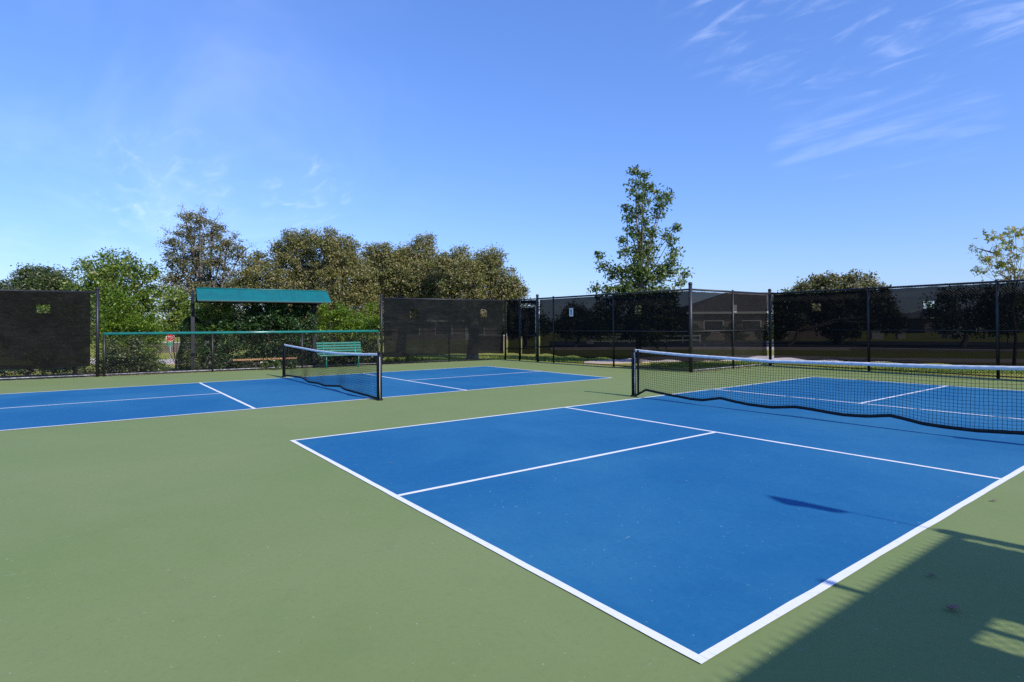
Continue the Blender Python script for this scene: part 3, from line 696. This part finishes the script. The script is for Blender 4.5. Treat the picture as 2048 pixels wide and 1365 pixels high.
def tree(name, label, cat, base, lumps, D, mat, bark=BARK, leaf=.09, per=38, dens=9.0, cl=.26, trunk_r=.16, group=None, sparse=1.0, twigs=.35, up=.3,
         shape='quad', depth_j=.5, fork=.45, aspect=.55, bare=(), maxc=900, lean=0, squash=1.0, cats=None):
    """lumps: (px, py, r_px) seen at distance D; crown built as many small leaf clusters round real limbs"""
    base = np.array(base, float); root = empty(name, base, label, cat, group)
    balls = []
    for q in lumps:
        px, py, rp = q[:3]; dd = D+(q[3] if len(q) > 3 else RNG.uniform(-1, 1)*depth_j); r = rp/FPX*D
        balls.append((at(px, py, dd), r))
    top = np.mean([c for c, r in balls], axis=0); lowz = min(c[2]-r for c, r in balls)
    fz = base[2]+max(.25, (top[2]-base[2])*fork)
    fk = np.array([base[0]*.7+top[0]*.3, base[1]*.7+top[1]*.3, fz]); mid = (base+fk)/2+np.array([RNG.normal(0, .08), RNG.normal(0, .08), 0])
    tb = MB(); bz = base.copy(); bz[2] -= .1
    tb.tube([bz, base+np.array([0, 0, .12]), mid, fk], [trunk_r*1.5, trunk_r*1.12, trunk_r*.95, trunk_r*.8], 10); tr_ = tb.build('trunk', bark, root, True)
    lb = MB(); P = []; Sz = []
    for c, r in balls:
        j = RNG.normal(0, .12, 3); m1 = fk+(c-fk)*.45+np.array([j[0], j[1], .25*np.linalg.norm(c-fk)*.3+j[2]]); r0_ = trunk_r*.42*min(1.2, .5+r)
        lb.tube([fk, fk+(m1-fk)*.5+RNG.normal(0, .05, 3), m1, c], [r0_, r0_*.8, r0_*.6, r0_*.3], 5, False)
        vol = 4/3*PI*r**3; nc = int(min(maxc, max(6, 2.9*dens*sparse*(r/.5)**2.3)))
        cc = c+in_sphere(nc, .42)*np.array([r, r, r*squash])
        for q in cc[:int(nc*twigs)+1]:
            mq = (c+q)/2+RNG.normal(0, .05, 3); lb.tube([c+(q-c)*.1, mq, q], [r0_*.22, r0_*.14, .004], 3, False)
        for q in cc:
            k = int(per*RNG.uniform(.45, 1.3)); d = RNG.normal(size=(k, 3))*cl*.5*RNG.uniform(.6, 1.25); d[:, 2] *= .75
            P.append(q+d); Sz.append(leaf*1.3*RNG.uniform(.6, 1.25, k))
    for (ax_, ay_, bx_, by_) in bare:       # bare twigs reaching out of the crown
        a_, b2 = at(ax_, ay_, D), at(bx_, by_, D); m_ = (a_+b2)/2+RNG.normal(0, .12, 3)
        lb.tube([a_, m_, b2], [.035, .022, .006], 4, False)
        for _ in range(7):
            t = RNG.uniform(.3, 1); q = a_+(b2-a_)*t; lb.tube([q, q+RNG.normal(0, .16, 3)+np.array([0, 0, .05])], [.009, .003], 3, False)
            k = 5; P.append(b2+RNG.normal(0, .1, (k, 3))); Sz.append(leaf*RNG.uniform(.5, 1, k))
    lb.build('limb', bark, root, True)
    P = np.concatenate(P); Sz = np.concatenate(Sz)
    tz = base[2]+.03; ok = P[:, 2] > tz; P, Sz = P[ok], Sz[ok]
    leaves_mesh('crown', P, Sz, mat, root, up, aspect, shape=shape)
    return root
def gnd(px, D):
    p = at(px, 655, D); return (p[0], p[1], terrain(p[0], p[1]))

GT = 'live oaks beyond the left fence'
tree('round_tree', 'dark rounded tree above the left windscreen', 'tree', gnd(75, 32), [(30, 590, 36), (65, 568, 36), (110, 578, 40), (85, 610, 55), (20, 625, 45), (140, 610, 40), (60, 660, 60), (130, 665, 50), (95, 552, 20)], 32, DARKS, leaf=.10, per=34, dens=10, cl=.34, trunk_r=.15)
tree('elm_tree', 'bright green spreading elm behind the left end of the low fence', 'tree', gnd(235, 25), [(225, 535, 30), (190, 550, 30), (262, 540, 26), (298, 548, 22), (170, 585, 34), (230, 580, 46), (290, 590, 36), (320, 585, 16), (155, 615, 30), (215, 630, 50), (275, 640, 42), (180, 530, 14), (250, 515, 14), (215, 512, 12)], 25, ELM, leaf=.10, per=30, dens=9.5, cl=.30, trunk_r=.14, up=.5, bare=((170, 535, 155, 522),))
tree('live_oak', 'tall sparse live oak with bare twigs, left of the shelter roof', 'tree', gnd(420, 27), [(370, 435, 15), (400, 440, 24), (345, 480, 20), (380, 475, 30), (425, 470, 30), (455, 485, 24), (350, 520, 26), (395, 520, 40), (440, 525, 32), (480, 510, 20), (345, 560, 28), (390, 570, 40), (440, 575, 42), (490, 560, 30), (335, 600, 22), (370, 620, 30), (410, 600, 36), (455, 610, 34), (500, 530, 18)], 27, OAK2, leaf=.07, per=40, dens=10.0, cl=.24, trunk_r=.2, sparse=.8, twigs=.9, group=GT, fork=.35,
     bare=((385, 460, 363, 412), (400, 450, 402, 415), (360, 470, 322, 455), (350, 500, 318, 492), (470, 520, 505, 490), (430, 460, 440, 425)))
tree('live_oak', 'broad live oak with domed crown above the middle of the shelter', 'tree', gnd(640, 26), [(580, 478, 20), (610, 488, 30), (650, 485, 30), (690, 500, 30), (560, 512, 28), (520, 525, 22), (600, 530, 44), (665, 530, 46), (715, 530, 26), (545, 560, 34), (500, 550, 22), (610, 580, 46), (680, 585, 46), (555, 600, 34), (720, 600, 36), (725, 555, 30), (640, 620, 44), (580, 630, 40), (500, 590, 30), (480, 575, 22)], 26, OAK, leaf=.068, per=52, dens=15, cl=.25, trunk_r=.22, group=GT)
tree('live_oak', 'live oak with knobbly crown above the left end of the teal tinged windscreen', 'tree', gnd(800, 27.5), [(745, 510, 24), (775, 515, 28), (815, 510, 26), (848, 490, 20), (850, 520, 32), (780, 550, 44), (840, 560, 48), (735, 560, 32), (885, 535, 26), (760, 600, 46), (820, 610, 50), (880, 590, 40), (860, 478, 10), (900, 550, 26), (810, 535, 34), (755, 535, 28)], 27.5, OAK, leaf=.068, per=52, dens=15, cl=.25, trunk_r=.22, group=GT)
tree('live_oak', 'live oak at the right end of the row, its trunk showing beneath the windscreen', 'tree', (ground_at(945, 718)[0], ground_at(945, 718)[1], -.04), [(915, 515, 20), (940, 530, 26), (990, 515, 22), (980, 540, 30), (1010, 560, 26), (905, 560, 34), (950, 575, 42), (1000, 590, 36), (1036, 590, 20), (895, 610, 36), (950, 620, 40), (1005, 625, 30), (965, 512, 14), (925, 500, 10), (890, 530, 24), (925, 545, 30), (965, 555, 30), (1030, 575, 22)], 25.8, OAK, leaf=.068, per=52, dens=15, cl=.25, trunk_r=.24, group=GT, fork=.5)
tree('red_oak', 'tall tapering young red oak rising above the far fence', 'tree', gnd(1277, 22), [(1269, 342, 7, 0), (1270, 365, 9, 0), (1272, 385, 11, 0), (1288, 352, 8, .1), (1292, 372, 11, .2), (1286, 398, 17, 0), (1306, 380, 8, 0), (1318, 395, 9, .2), (1328, 405, 13, -.2), (1316, 425, 13, .1), (1335, 392, 7, 0),
     (1276, 425, 15, 0), (1290, 445, 13, 0), (1253, 415, 7, .2), (1255, 435, 9, .1), (1262, 458, 14, 0), (1285, 475, 20, 0), (1308, 465, 13, 0), (1330, 470, 10, .3), (1352, 455, 7, .4), (1340, 480, 12, .2), (1243, 480, 9, 0), (1247, 505, 14, -.2), (1272, 510, 22, 0), (1300, 505, 18, .2), (1350, 505, 10, .2), (1343, 528, 16, 0),
     (1198, 513, 8, .3), (1208, 535, 10, .2), (1225, 548, 15, .2), (1250, 545, 22, 0), (1285, 545, 28, 0), (1325, 550, 22, 0), (1348, 545, 11, 0), (1370, 550, 5, .3), (1358, 565, 9, .2), (1192, 578, 8, .2), (1215, 580, 13, .2), (1245, 582, 25, 0), (1285, 590, 32, 0), (1330, 590, 24, 0), (1265, 630, 34, 0), (1310, 625, 30, 0), (1230, 615, 24, .2), (1285, 665, 26, 0), (1200, 612, 20, .3), (1215, 645, 24, .3), (1345, 618, 20, .2), (1340, 655, 26, .2), (1255, 655, 26, .2), (1315, 680, 18, .1)],
     22, GUM, BARK, leaf=.10, per=25, dens=14.5, cl=.22, trunk_r=.10, fork=.72, twigs=.6, up=.2, aspect=.5)
tree('distant_tree', 'low rounded tree far beyond the right fence', 'tree', gnd(1675, 40), [(1605, 580, 18), (1635, 568, 20), (1665, 565, 20), (1700, 562, 20), (1735, 570, 20), (1762, 583, 12), (1600, 610, 36), (1650, 610, 46), (1710, 610, 46), (1755, 620, 36), (1680, 640, 46)], 40, OAK2, leaf=.16, per=26, dens=7, cl=.40, trunk_r=.2)
tree('dark_tree', 'dark tree showing faintly through the windscreen of the right fence', 'tree', gnd(1925, 34), [(1865, 618, 22), (1890, 600, 24), (1930, 590, 20), (1975, 590, 24), (2010, 600, 26), (2045, 605, 26), (1985, 615, 28), (1900, 645, 34), (1960, 640, 36), (2010, 640, 36)], 34, DARKS, leaf=.13, per=22, dens=6, cl=.4, trunk_r=.15)
tree('dark_tree', 'dark spreading tree behind the stepped corner of the right fence', 'tree', gnd(1575, 37), [(1555, 610, 18), (1580, 600, 20), (1565, 640, 26), (1595, 640, 26), (1770, 630, 22), (1790, 650, 22)], 37, DARKS, leaf=.13, per=26, dens=8, cl=.4, trunk_r=.12)
tree('dark_tree', 'dark low tree behind the gate windscreen', 'tree', gnd(1050, 36), [(1030, 625, 20), (1060, 620, 18), (1045, 650, 30), (1075, 650, 24), (1015, 655, 24)], 36, DARKS, leaf=.13, per=26, dens=9, cl=.35, trunk_r=.12)
tree('dark_tree', 'dark low tree behind the windscreen under the court number sign', 'tree', gnd(1150, 38), [(1150, 625, 22), (1135, 650, 30), (1170, 650, 30), (1200, 655, 26), (1215, 640, 20)], 38, DARKS, leaf=.13, per=26, dens=9, cl=.35, trunk_r=.12)
tree('maple_sapling', 'thin maple sapling with turning leaves at the right edge', 'tree', (ground_at(2028, 737)[0], ground_at(2028, 737)[1], -.04), [(1985, 474, 10), (2008, 470, 11), (2030, 466, 12), (2050, 464, 12), (1998, 500, 9), (2018, 492, 11), (2030, 510, 12), (1968, 522, 11), (1985, 524, 13), (2005, 528, 12), (2025, 530, 14), (1958, 543, 7), (2018, 550, 13), (2042, 548, 14), (2075, 500, 26), (2085, 540, 30), (2060, 570, 22), (2010, 575, 14), (2035, 590, 18)],
     19.4, MAPLE, BARK2, leaf=.14, per=8, dens=3.6, cl=.22, trunk_r=.045, fork=.55, twigs=.7, up=.4, shape='lobed', bare=((2000, 510, 1948, 495), (2020, 560, 1992, 545)))

# shrubs behind the low fence
def shrub(label, px, D, lumps, mat, name='shrub', cat='shrub', group=None, **k):
    kw = dict(leaf=.07, per=42, dens=17, cl=.19, trunk_r=.045, twigs=.35, fork=.25, depth_j=.3); kw.update(k)
    return tree(name, label, cat, gnd(px, D), lumps, D, mat, BARK2, group=group, **kw)
GS = 'shrubs behind the low fence'
shrub('tall feathery wax myrtle beside the end post of the left windscreen', 245, 19.2, [(235, 600, 20), (215, 625, 20), (255, 622, 24), (230, 655, 32), (272, 650, 22), (215, 690, 26), (255, 690, 34), (225, 725, 32), (270, 722, 28)], MYRT, 'wax_myrtle', group=GS, up=1.0, leaf=.085, aspect=.32)
shrub('feathery wax myrtle left of the stop sign', 300, 19.6, [(295, 640, 16), (310, 660, 18), (285, 670, 22), (310, 690, 18), (290, 715, 26), (315, 730, 16), (285, 738, 18)], MYRT, 'wax_myrtle', group=GS, up=1.0, leaf=.085, aspect=.32)
shrub('olive green shrub growing low between the myrtle and the stop sign', 262, 18.4, [(225, 725, 24), (255, 722, 24), (285, 718, 22), (238, 700, 20), (270, 695, 18), (300, 735, 15), (210, 735, 18)], DARKS, group=GS, leaf=.06)
shrub('loose green shrub above the stop sign, left of the shelter post', 350, 22.0, [(345, 620, 24), (372, 610, 22), (360, 645, 24), (335, 650, 18), (378, 650, 20), (350, 595, 18)], ELM, group=GS, fork=.1)
# clipped cypress: dense column
def column(label, px, D, y0, y1, wpx, group=None):
    base = gnd(px, D); root = empty('clipped_cypress', base, label, 'shrub', group)
    a_, b2 = at(px, y0, D), at(px, y1, D); H = a_[2]-base[2]; R = wpx/2/FPX*D
    n = 15000; t = RNG.random(n); an = RNG.uniform(0, 2*PI, n)
    prof_ = np.minimum(1, np.sqrt(np.maximum(0, 1-((t-.38)/.64)**2)))*(.9+.1*np.sin(t*9))
    rr = R*prof_*(1-.25*RNG.random(n)**2)*(1+.08*np.sin(an*3+t*7))
    P = np.stack([base[0]+rr*np.cos(an), base[1]+rr*np.sin(an), base[2]+.05+t*(H-.05)], 1)
    MB().tube([(base[0], base[1], base[2]-.05), (base[0], base[1], base[2]+H*.7)], [.05, .015], 8).build('trunk', BARK2, root, True)
    leaves_mesh('crown', P, RNG.uniform(.04, .075, n), CYP, root, .9, .4)
column('dark clipped columnar cypress beside the left shelter post', 384, 19.4, 634, 745, 54)
shrub('yellow green myrtle under the left end of the shelter roof', 420, 20.1, [(405, 625, 20), (430, 618, 24), (455, 625, 22), (415, 655, 24), (450, 655, 26)], MYRT, 'wax_myrtle', group=GS, up=1.0, leaf=.08, aspect=.35)
shrub('large shrub left of the plank bench, leaves coloured dark for shelter shade', 440, 19.7, [(425, 660, 22), (455, 660, 24), (430, 695, 26), (465, 690, 26), (445, 725, 22), (475, 722, 20), (480, 650, 20)], CYP, group=GS)  # this and the next two: dark cypress leaves paint the shade under the roof
shrub('big evergreen shrub filling the space under the shelter, shade put into its leaf colour', 530, 20.6, [(500, 615, 20), (520, 640, 30), (550, 625, 26), (575, 640, 28), (500, 670, 30), (540, 680, 34), (585, 680, 30), (520, 715, 30), (565, 715, 30)], CYP, group=GS, leaf=.075)
shrub('shrub beside the right shelter post, leaves darkened as shelter shade', 612, 21.2, [(605, 620, 22), (612, 650, 26), (605, 690, 28), (640, 690, 22), (625, 720, 22)], CYP, group=GS)
shrub('airy light green myrtle right of the shelter post', 670, 22.2, [(655, 625, 20), (680, 630, 24), (705, 638, 22), (665, 655, 26), (700, 668, 26), (640, 655, 18), (728, 655, 18)], MYRT, 'wax_myrtle', group=GS, up=1.0, leaf=.08, aspect=.35)
shrub('mixed olive shrub behind the green slatted bench', 685, 22.0, [(655, 690, 24), (690, 695, 26), (725, 690, 24), (670, 720, 22), (710, 720, 24), (742, 715, 20)], DARKS, group=GS)
shrub('green myrtle beside the end post of the teal tinged windscreen', 745, 23.3, [(745, 610, 12), (738, 632, 16), (752, 645, 16), (742, 670, 18), (755, 690, 16)], MYRT, 'wax_myrtle', group=GS, up=1.0, leaf=.08, aspect=.35)
shrub('low leafy ground shrub under the plank bench', 530, 19.3, [(480, 733, 9), (505, 733, 9), (530, 732, 9), (555, 732, 9), (580, 731, 9), (410, 738, 8), (440, 730, 14), (395, 738, 8)], DARKS, 'ground_shrub', leaf=.06, dens=14)
shrub('small bright green shrub below the teal tinged windscreen', 812, 23.6, [(795, 722, 8), (812, 720, 9), (830, 721, 8), (778, 724, 7), (845, 723, 6)], MYRT, 'ground_shrub', leaf=.06, dens=16)
shrub('light green shrub showing through the opening of the dusty left windscreen', 100, 20.5, [(70, 620, 26), (105, 618, 26), (140, 630, 26), (90, 660, 34), (140, 675, 34), (50, 650, 26), (90, 710, 30), (145, 715, 26)], ELM)
shrub('low dark shrub beneath the dusty left windscreen, nearest its end post', 150, 18.6, [(110, 745, 12), (135, 746, 11), (160, 744, 12), (178, 742, 10)], DARKS, 'ground_shrub', leaf=.06, dens=16)
shrub('low dark shrub beneath the dusty left windscreen at the photo edge', 55, 18.2, [(5, 750, 12), (40, 748, 7), (58, 752, 6), (85, 750, 9)], DARKS, 'ground_shrub', leaf=.06, dens=14)
# shrubs in front of the far houses
for px, D, lum, lab in ((1465, 50, [(1455, 662, 12), (1470, 655, 14), (1480, 668, 14), (1462, 676, 12)], 'rounded shrub before the middle of the brown roofed house'),
                        (1540, 50, [(1525, 668, 14), (1545, 660, 16), (1560, 668, 14), (1540, 676, 14)], 'wide shrub before the right end of the brown roofed house'),
                        (1405, 50, [(1392, 665, 14), (1408, 668, 12), (1400, 678, 12)], 'shrub at the left corner of the brown roofed house')):
    shrub(lab, px, D, lum, DARKS, leaf=.14, dens=6, cl=.3)

# ------------------------------------------------------------------ houses and far walls
def house(px, D, w, d, h, rh, label, wall, roof, nwin=4, rz=None, hip=.9):
    c = at(px, 655, D); x, y = c[0], c[1]; z = terrain(x, y)
    if rz is None: rz = math.atan2(CR[1], CR[0])
    root = empty('house', (x, y, z), label, 'house')
    R = Matrix.Rotation(rz, 3, 'Z')
    def q(a_, b2, c_): v = R@Vector((a_, b2, c_)); return (x+v.x, y+v.y, z+v.z)
    hw, hd = w/2, d/2
    MB().add([q(*v) for v in ((-hw, -hd, -.5), (hw, -hd, -.5), (hw, hd, -.5), (-hw, hd, -.5), (-hw, -hd, h), (hw, -hd, h), (hw, hd, h), (-hw, hd, h))],
             [(0, 1, 5, 4), (1, 2, 6, 5), (2, 3, 7, 6), (3, 0, 4, 7), (4, 5, 6, 7)]).build('wall', wall, root)
    e = .6; hr = hd+e; rw = hw+e; k = max(.2, rw-hr*hip)
    ro = MB().add([q(*v) for v in ((-rw, -hr, h+.003), (rw, -hr, h+.003), (rw, hr, h+.003), (-rw, hr, h+.003), (-k, 0, h+rh), (k, 0, h+rh), (-rw, -hr, h+.18), (rw, -hr, h+.18), (rw, hr, h+.18), (-rw, hr, h+.18))],
             [(0, 3, 2, 1), (6, 7, 5, 4), (8, 9, 4, 5), (7, 8, 5), (9, 6, 4), (0, 1, 7, 6), (1, 2, 8, 7), (2, 3, 9, 8), (3, 0, 6, 9)]).build('roof', roof, root)
    MB().box(q(0, -hr-.02, h+.09), (2*rw, .03, .2), rz).build('fascia', TRIM, ro)
    for i in range(nwin):
        xx = -hw+w*(i+.6)/(nwin+.2)
        wn_ = MB().box(q(xx, -hd-.02, h*.52), (w/nwin*.52, .06, h*.48), rz).build('window', TRIM, root)
        MB().box(q(xx, -hd-.06, h*.52), (w/nwin*.45, .04, h*.40), rz).build('pane', GLASS, wn_)
    MB().box(q(hw*.15, -hd-.03, 1.05), (1.0, .06, 2.1), rz).build('door', TRIM, root)
house(1500, 60, 15, 10, 2.5, 2.3, 'brown roofed brick house showing through the stepped back windscreen', BRICK, SHING, 4, hip=1.0)
house(930, 64, 14, 9, 1.9, 1.5, 'low brown roofed house glimpsed behind the teal tinged windscreen', BRICK, SHING, 4)
house(1900, 90, 14, 9, 2.1, 1.5, 'grey roofed house glimpsed far behind the right fence', BRICK, SHING2, 5)

def wall_run(name, px0, px1, D0, D1, z0, z1, th_, mat, label, cat, cap=True, y_ref=655):
    a_, b2 = at(px0, y_ref, D0), at(px1, y_ref, D1); v = (b2-a_)[:2]; L = float(np.linalg.norm(v)); c = (a_+b2)/2; rz = math.atan2(v[1], v[0])
    zt = terrain(c[0], c[1]); root = empty(name, (c[0], c[1], zt), label, cat)
    MB().box((c[0], c[1], zt+(z0+z1)/2), (L, th_, z1-z0), rz).build('wall_body', mat, root)
    if cap: MB().box((c[0], c[1], zt+z1+.04), (L+.1, th_+.1, .08), rz).build('coping', TRIM, root)
    return root
wall_run('brick_wall', 300, 420, 52, 50, -.2, .75, .3, BRICK, 'low tan brick wall behind the stop sign', 'wall')
wall_run('brick_wall', 950, 1008, 34, 33, -.2, .85, .3, BRICK, 'brick garden wall glimpsed behind the teal tinged windscreen', 'wall')
# white rail fence with stone pillars, far right of the park
def pillar(px, D, h=.9, w=.55, lab=''):
    c = at(px, 655, D); z = terrain(c[0], c[1]); root = empty('stone_pillar', (c[0], c[1], z), lab, 'pillar', 'stone pillars beyond the road')
    MB().box((c[0], c[1], z+h/2), (w, w, h), YAW).build('shaft', STONE, root); MB().box((c[0], c[1], z+h+.05), (w+.14, w+.14, .10), YAW).build('capstone', TRIM, root)
pillar(1801, 52, 1.25, .6, 'tall stone pillar midway along the right windscreen, left of the others')
pillar(1905, 54, .95, 1.3, 'wide stone pillar beyond the right fence')
pillar(1180, 44, .75, .45, 'small stone pillar at the end of the white rail fence')
pillar(1752, 52, .7, .9, 'low stone pillar just left of the tall one')
pa_, pb2 = at(1184, 655, 44), at(1400, 655, 46)
rfn = empty('rail_fence', (pa_[0], pa_[1], -.03), 'low white rail fence beyond the path behind the far windscreen', 'fence')
for z in (.18, .52): MB().tube([(pa_[0], pa_[1], z), (pb2[0], pb2[1], z)], .045, 4).build('rail', TRIM, rfn)
for k in range(7):
    q = pa_+(pb2-pa_)*k/6; MB().box((q[0], q[1], .3), (.1, .1, .66), YAW).build('post', TRIM, rfn)

# road and wall seen left of the cypress
a_ = [at(x, 655, d) for x, d in ((180, 44), (480, 42), (480, 36.5), (180, 38))]
b = MB(); zt = -.93
o = b.prism([(q[0], q[1]) for q in a_], zt-.06, zt+.02).build('side_road', ASPH if False else CONC); o['kind'] = 'structure'

# ------------------------------------------------------------------ stop signs
def stop_sign(px, py, D, R, label, face=True, small=False):
    c = at(px, py, D); z = terrain(c[0], c[1]); root = empty('stop_sign', (c[0], c[1], z), label, 'sign')
    fx = np.array([CP[0]-c[0], CP[1]-c[1]]); fx /= np.linalg.norm(fx)      # towards the courts
    if not face: fx = -fx
    rt = np.array([-fx[1], fx[0]])
    def q(a_, o_, zz): return (c[0]+rt[0]*a_+fx[0]*o_, c[1]+rt[1]*a_+fx[1]*o_, c[2]+zz)
    def octa(r, o0, o1):
        v = [q(r*math.sin(PI/8+k*PI/4)/math.cos(PI/8), o_, r*math.cos(PI/8+k*PI/4)/math.cos(PI/8)) for o_ in (o0, o1) for k in range(8)]
        return MB().add(v, [tuple(range(8)), tuple(range(8, 16))[::-1]]+[(k, (k+1) % 8, 8+(k+1) % 8, 8+k) for k in range(8)])
    MB().tube([(c[0]-fx[0]*.04, c[1]-fx[1]*.04, z-.1), (c[0]-fx[0]*.04, c[1]-fx[1]*.04, c[2]+R)], .03, 8).build('pole', ALU, root, True)
    octa(R, -.006, 0).build('plate', WHITE if face else ALU, root)
    octa(R*.92, .002, .005).build('red_face', RED, root)
    cu = bpy.data.curves.new('lettering', 'FONT'); cu.body = 'STOP'; cu.size = R*.82; cu.align_x = 'CENTER'; cu.align_y = 'CENTER'; cu.extrude = .002
    to = bpy.data.objects.new('lettering', cu); COL.objects.link(to); cu.materials.append(WHITE)
    Rm = Matrix(((rt[0], 0, fx[0]), (rt[1], 0, fx[1]), (0, 1, 0))).to_4x4()
    if Rm.determinant() < 0: Rm = Matrix(((-rt[0], 0, fx[0]), (-rt[1], 0, fx[1]), (0, 1, 0))).to_4x4()
    dg = bpy.context.evaluated_depsgraph_get(); me = bpy.data.meshes.new_from_object(to.evaluated_get(dg)); bpy.data.objects.remove(to)
    to = bpy.data.objects.new('lettering', me); COL.objects.link(to)
    to.parent = root; to.matrix_parent_inverse = Matrix.Translation(-root.location); to.matrix_basis = Matrix.Translation(Vector(q(0, .008, 0))) @ Rm
    if small: MB().add([q(a_, o_, zz) for o_ in (0, .01) for a_, zz in ((-.2, -R-.32), (.12, -R-.32), (.12, -R-.06), (-.2, -R-.06))], [(0, 1, 2, 3), (4, 7, 6, 5), (0, 4, 5, 1), (1, 5, 6, 2), (2, 6, 7, 3), (3, 7, 4, 0)]).build('lower_plate', SGREEN, root)
stop_sign(340.5, 675.5, 38, .24, 'red stop sign on a pole behind the low fence rail', True, True)
stop_sign(2015, 628, 35, .36, 'stop sign turned away, seen through the right windscreen', False)

# ------------------------------------------------------------------ small litter
def litter(px, py, s_, label, rz, curl=.3):
    p = ground_at(px, py); bm = MB(); n = 9
    for i in range(n):
        t = i/(n-1); w = s_*.28*math.sin(PI*(t*.92+.04)); x_ = (t-.5)*s_; zc_ = .010+curl*s_*(abs(t-.5)*2)**2*.5
        for a_ in (-1, 0, 1):
            y_ = a_*w; zz_ = zc_+abs(a_)*w*.55
            bm.v.append((p[0]+x_*math.cos(rz)-y_*math.sin(rz), p[1]+x_*math.sin(rz)+y_*math.cos(rz), zz_))
    for i in range(n-1):
        for k in range(2): q = i*3+k; bm.f.append((q, q+1, q+4, q+3))
    o = bm.build('dry_leaf', DRY, None, True); so_ = o.modifiers.new('thick', 'SOLIDIFY'); so_.thickness = .0015
    tag(o, label, 'leaf')
litter(1905, 1223, .075, 'large curled dry leaf in the shadow at lower right', 1.0, .5)
litter(1863, 1155, .045, 'small dark dry leaf in the shadow above the large curled one', .4)
for k, (px, py, s_, lab) in enumerate(((1990, 1004, .05, 'thin dry leaf sliver on sunlit green near the right edge'), (780, 928, .02, 'tiny pale leaf scrap on the near court left half'))):
    litter(px, py, s_, lab, .9+k, .2)
# drifted leaves along the fence foot
P = []; Sz = []
for k in range(420):
    s_ = RNG.uniform(-7, 13.5); q = FL0+ds*s_+(-nback)*(-.05+abs(RNG.normal(0, .09))); P.append((q[0], q[1], .012)); Sz.append(RNG.uniform(.03, .09))
for k in range(160):
    s_ = RNG.uniform(0, LJ); q = c0+tj*s_+np.array([.05+abs(RNG.normal(0, .08)), 0]); P.append((q[0], q[1], .012)); Sz.append(RNG.uniform(.03, .09))
for k in range(160):
    s_ = RNG.uniform(0, 12); q = c3+trr*s_-np.array([0, .05+abs(RNG.normal(0, .06))]); P.append((q[0], q[1], .012)); Sz.append(RNG.uniform(.03, .07))
o = leaves_mesh('fallen_leaves', P, Sz, DRY, None, 3.0, .6); tag(o, 'dry leaves drifted along the foot of the fences', kind='stuff')
# far tree belt closing the horizon
for nm_, x0_, x1_, d_, hh_ in (('left', -420, 1050, 95, 6.0), ('right', 1050, 2500, 120, 2.4)):
    P = []; Sz = []
    for k in range(1500):
        t = RNG.random(); px_ = x0_+(x1_-x0_)*t; dd_ = d_*RNG.uniform(.92, 1.12); q = at(px_, 655, dd_); tz = terrain(q[0], q[1])
        hgt = hh_*(.55+.25*math.sin(px_*.011+1)+.2*math.sin(px_*.033)+RNG.uniform(-.12, .12)); c = np.array([q[0], q[1], tz+hgt*RNG.random()**.6])
        P.append(c+RNG.normal(0, .75, (34, 3))); Sz.append(RNG.uniform(.35, .8, 34))
    P = np.concatenate(P); P[:, 2] = np.maximum(P[:, 2], -.9)
    o = leaves_mesh('distant_woods', P, np.concatenate(Sz), DARKS, None, .3, .7); tag(o, 'far off belt of trees closing the horizon', kind='stuff')
# tufts of grass along fences
n = 26000; P = np.zeros((n, 3)); cnt = 0
def tufts(px0, px1, D0, D1, k):
    out_ = []
    for _ in range(k):
        t = RNG.random(); q = at(px0+(px1-px0)*t, 655, RNG.uniform(D0, D1)); out_.append((q[0], q[1], terrain(q[0], q[1])+.02))
    return out_
G = tufts(980, 1300, 22.5, 27, 7000)+tufts(1300, 1540, 19.5, 22.5, 5000)+tufts(1540, 2080, 16.5, 19, 7000)+tufts(760, 1010, 24, 28, 4000)+tufts(320, 480, 20, 26, 3000)
def inside(x, y):
    if y < 12.4 and x > FL0[0]+(y-FL0[1])*(ds[0]/ds[1])-.1: return True
    if y < 16.9 and x > -3.25: return True
    return False
pr = [(ground_at(x, y)) for x, y in ((1168, 727), (1300, 724.5), (1540, 720), (2100, 725))]
G = [g_ for g_ in G if not inside(g_[0], g_[1])]
o = leaves_mesh('grass_tufts', np.array(G), RNG.uniform(.05, .11, len(G)), MYRT, None, .2, .16); tag(o, 'grass blades standing in the verge outside the fence', kind='stuff')
print('objects', len(bpy.data.objects), 'polys', sum(len(m_.polygons) for m_ in bpy.data.meshes))
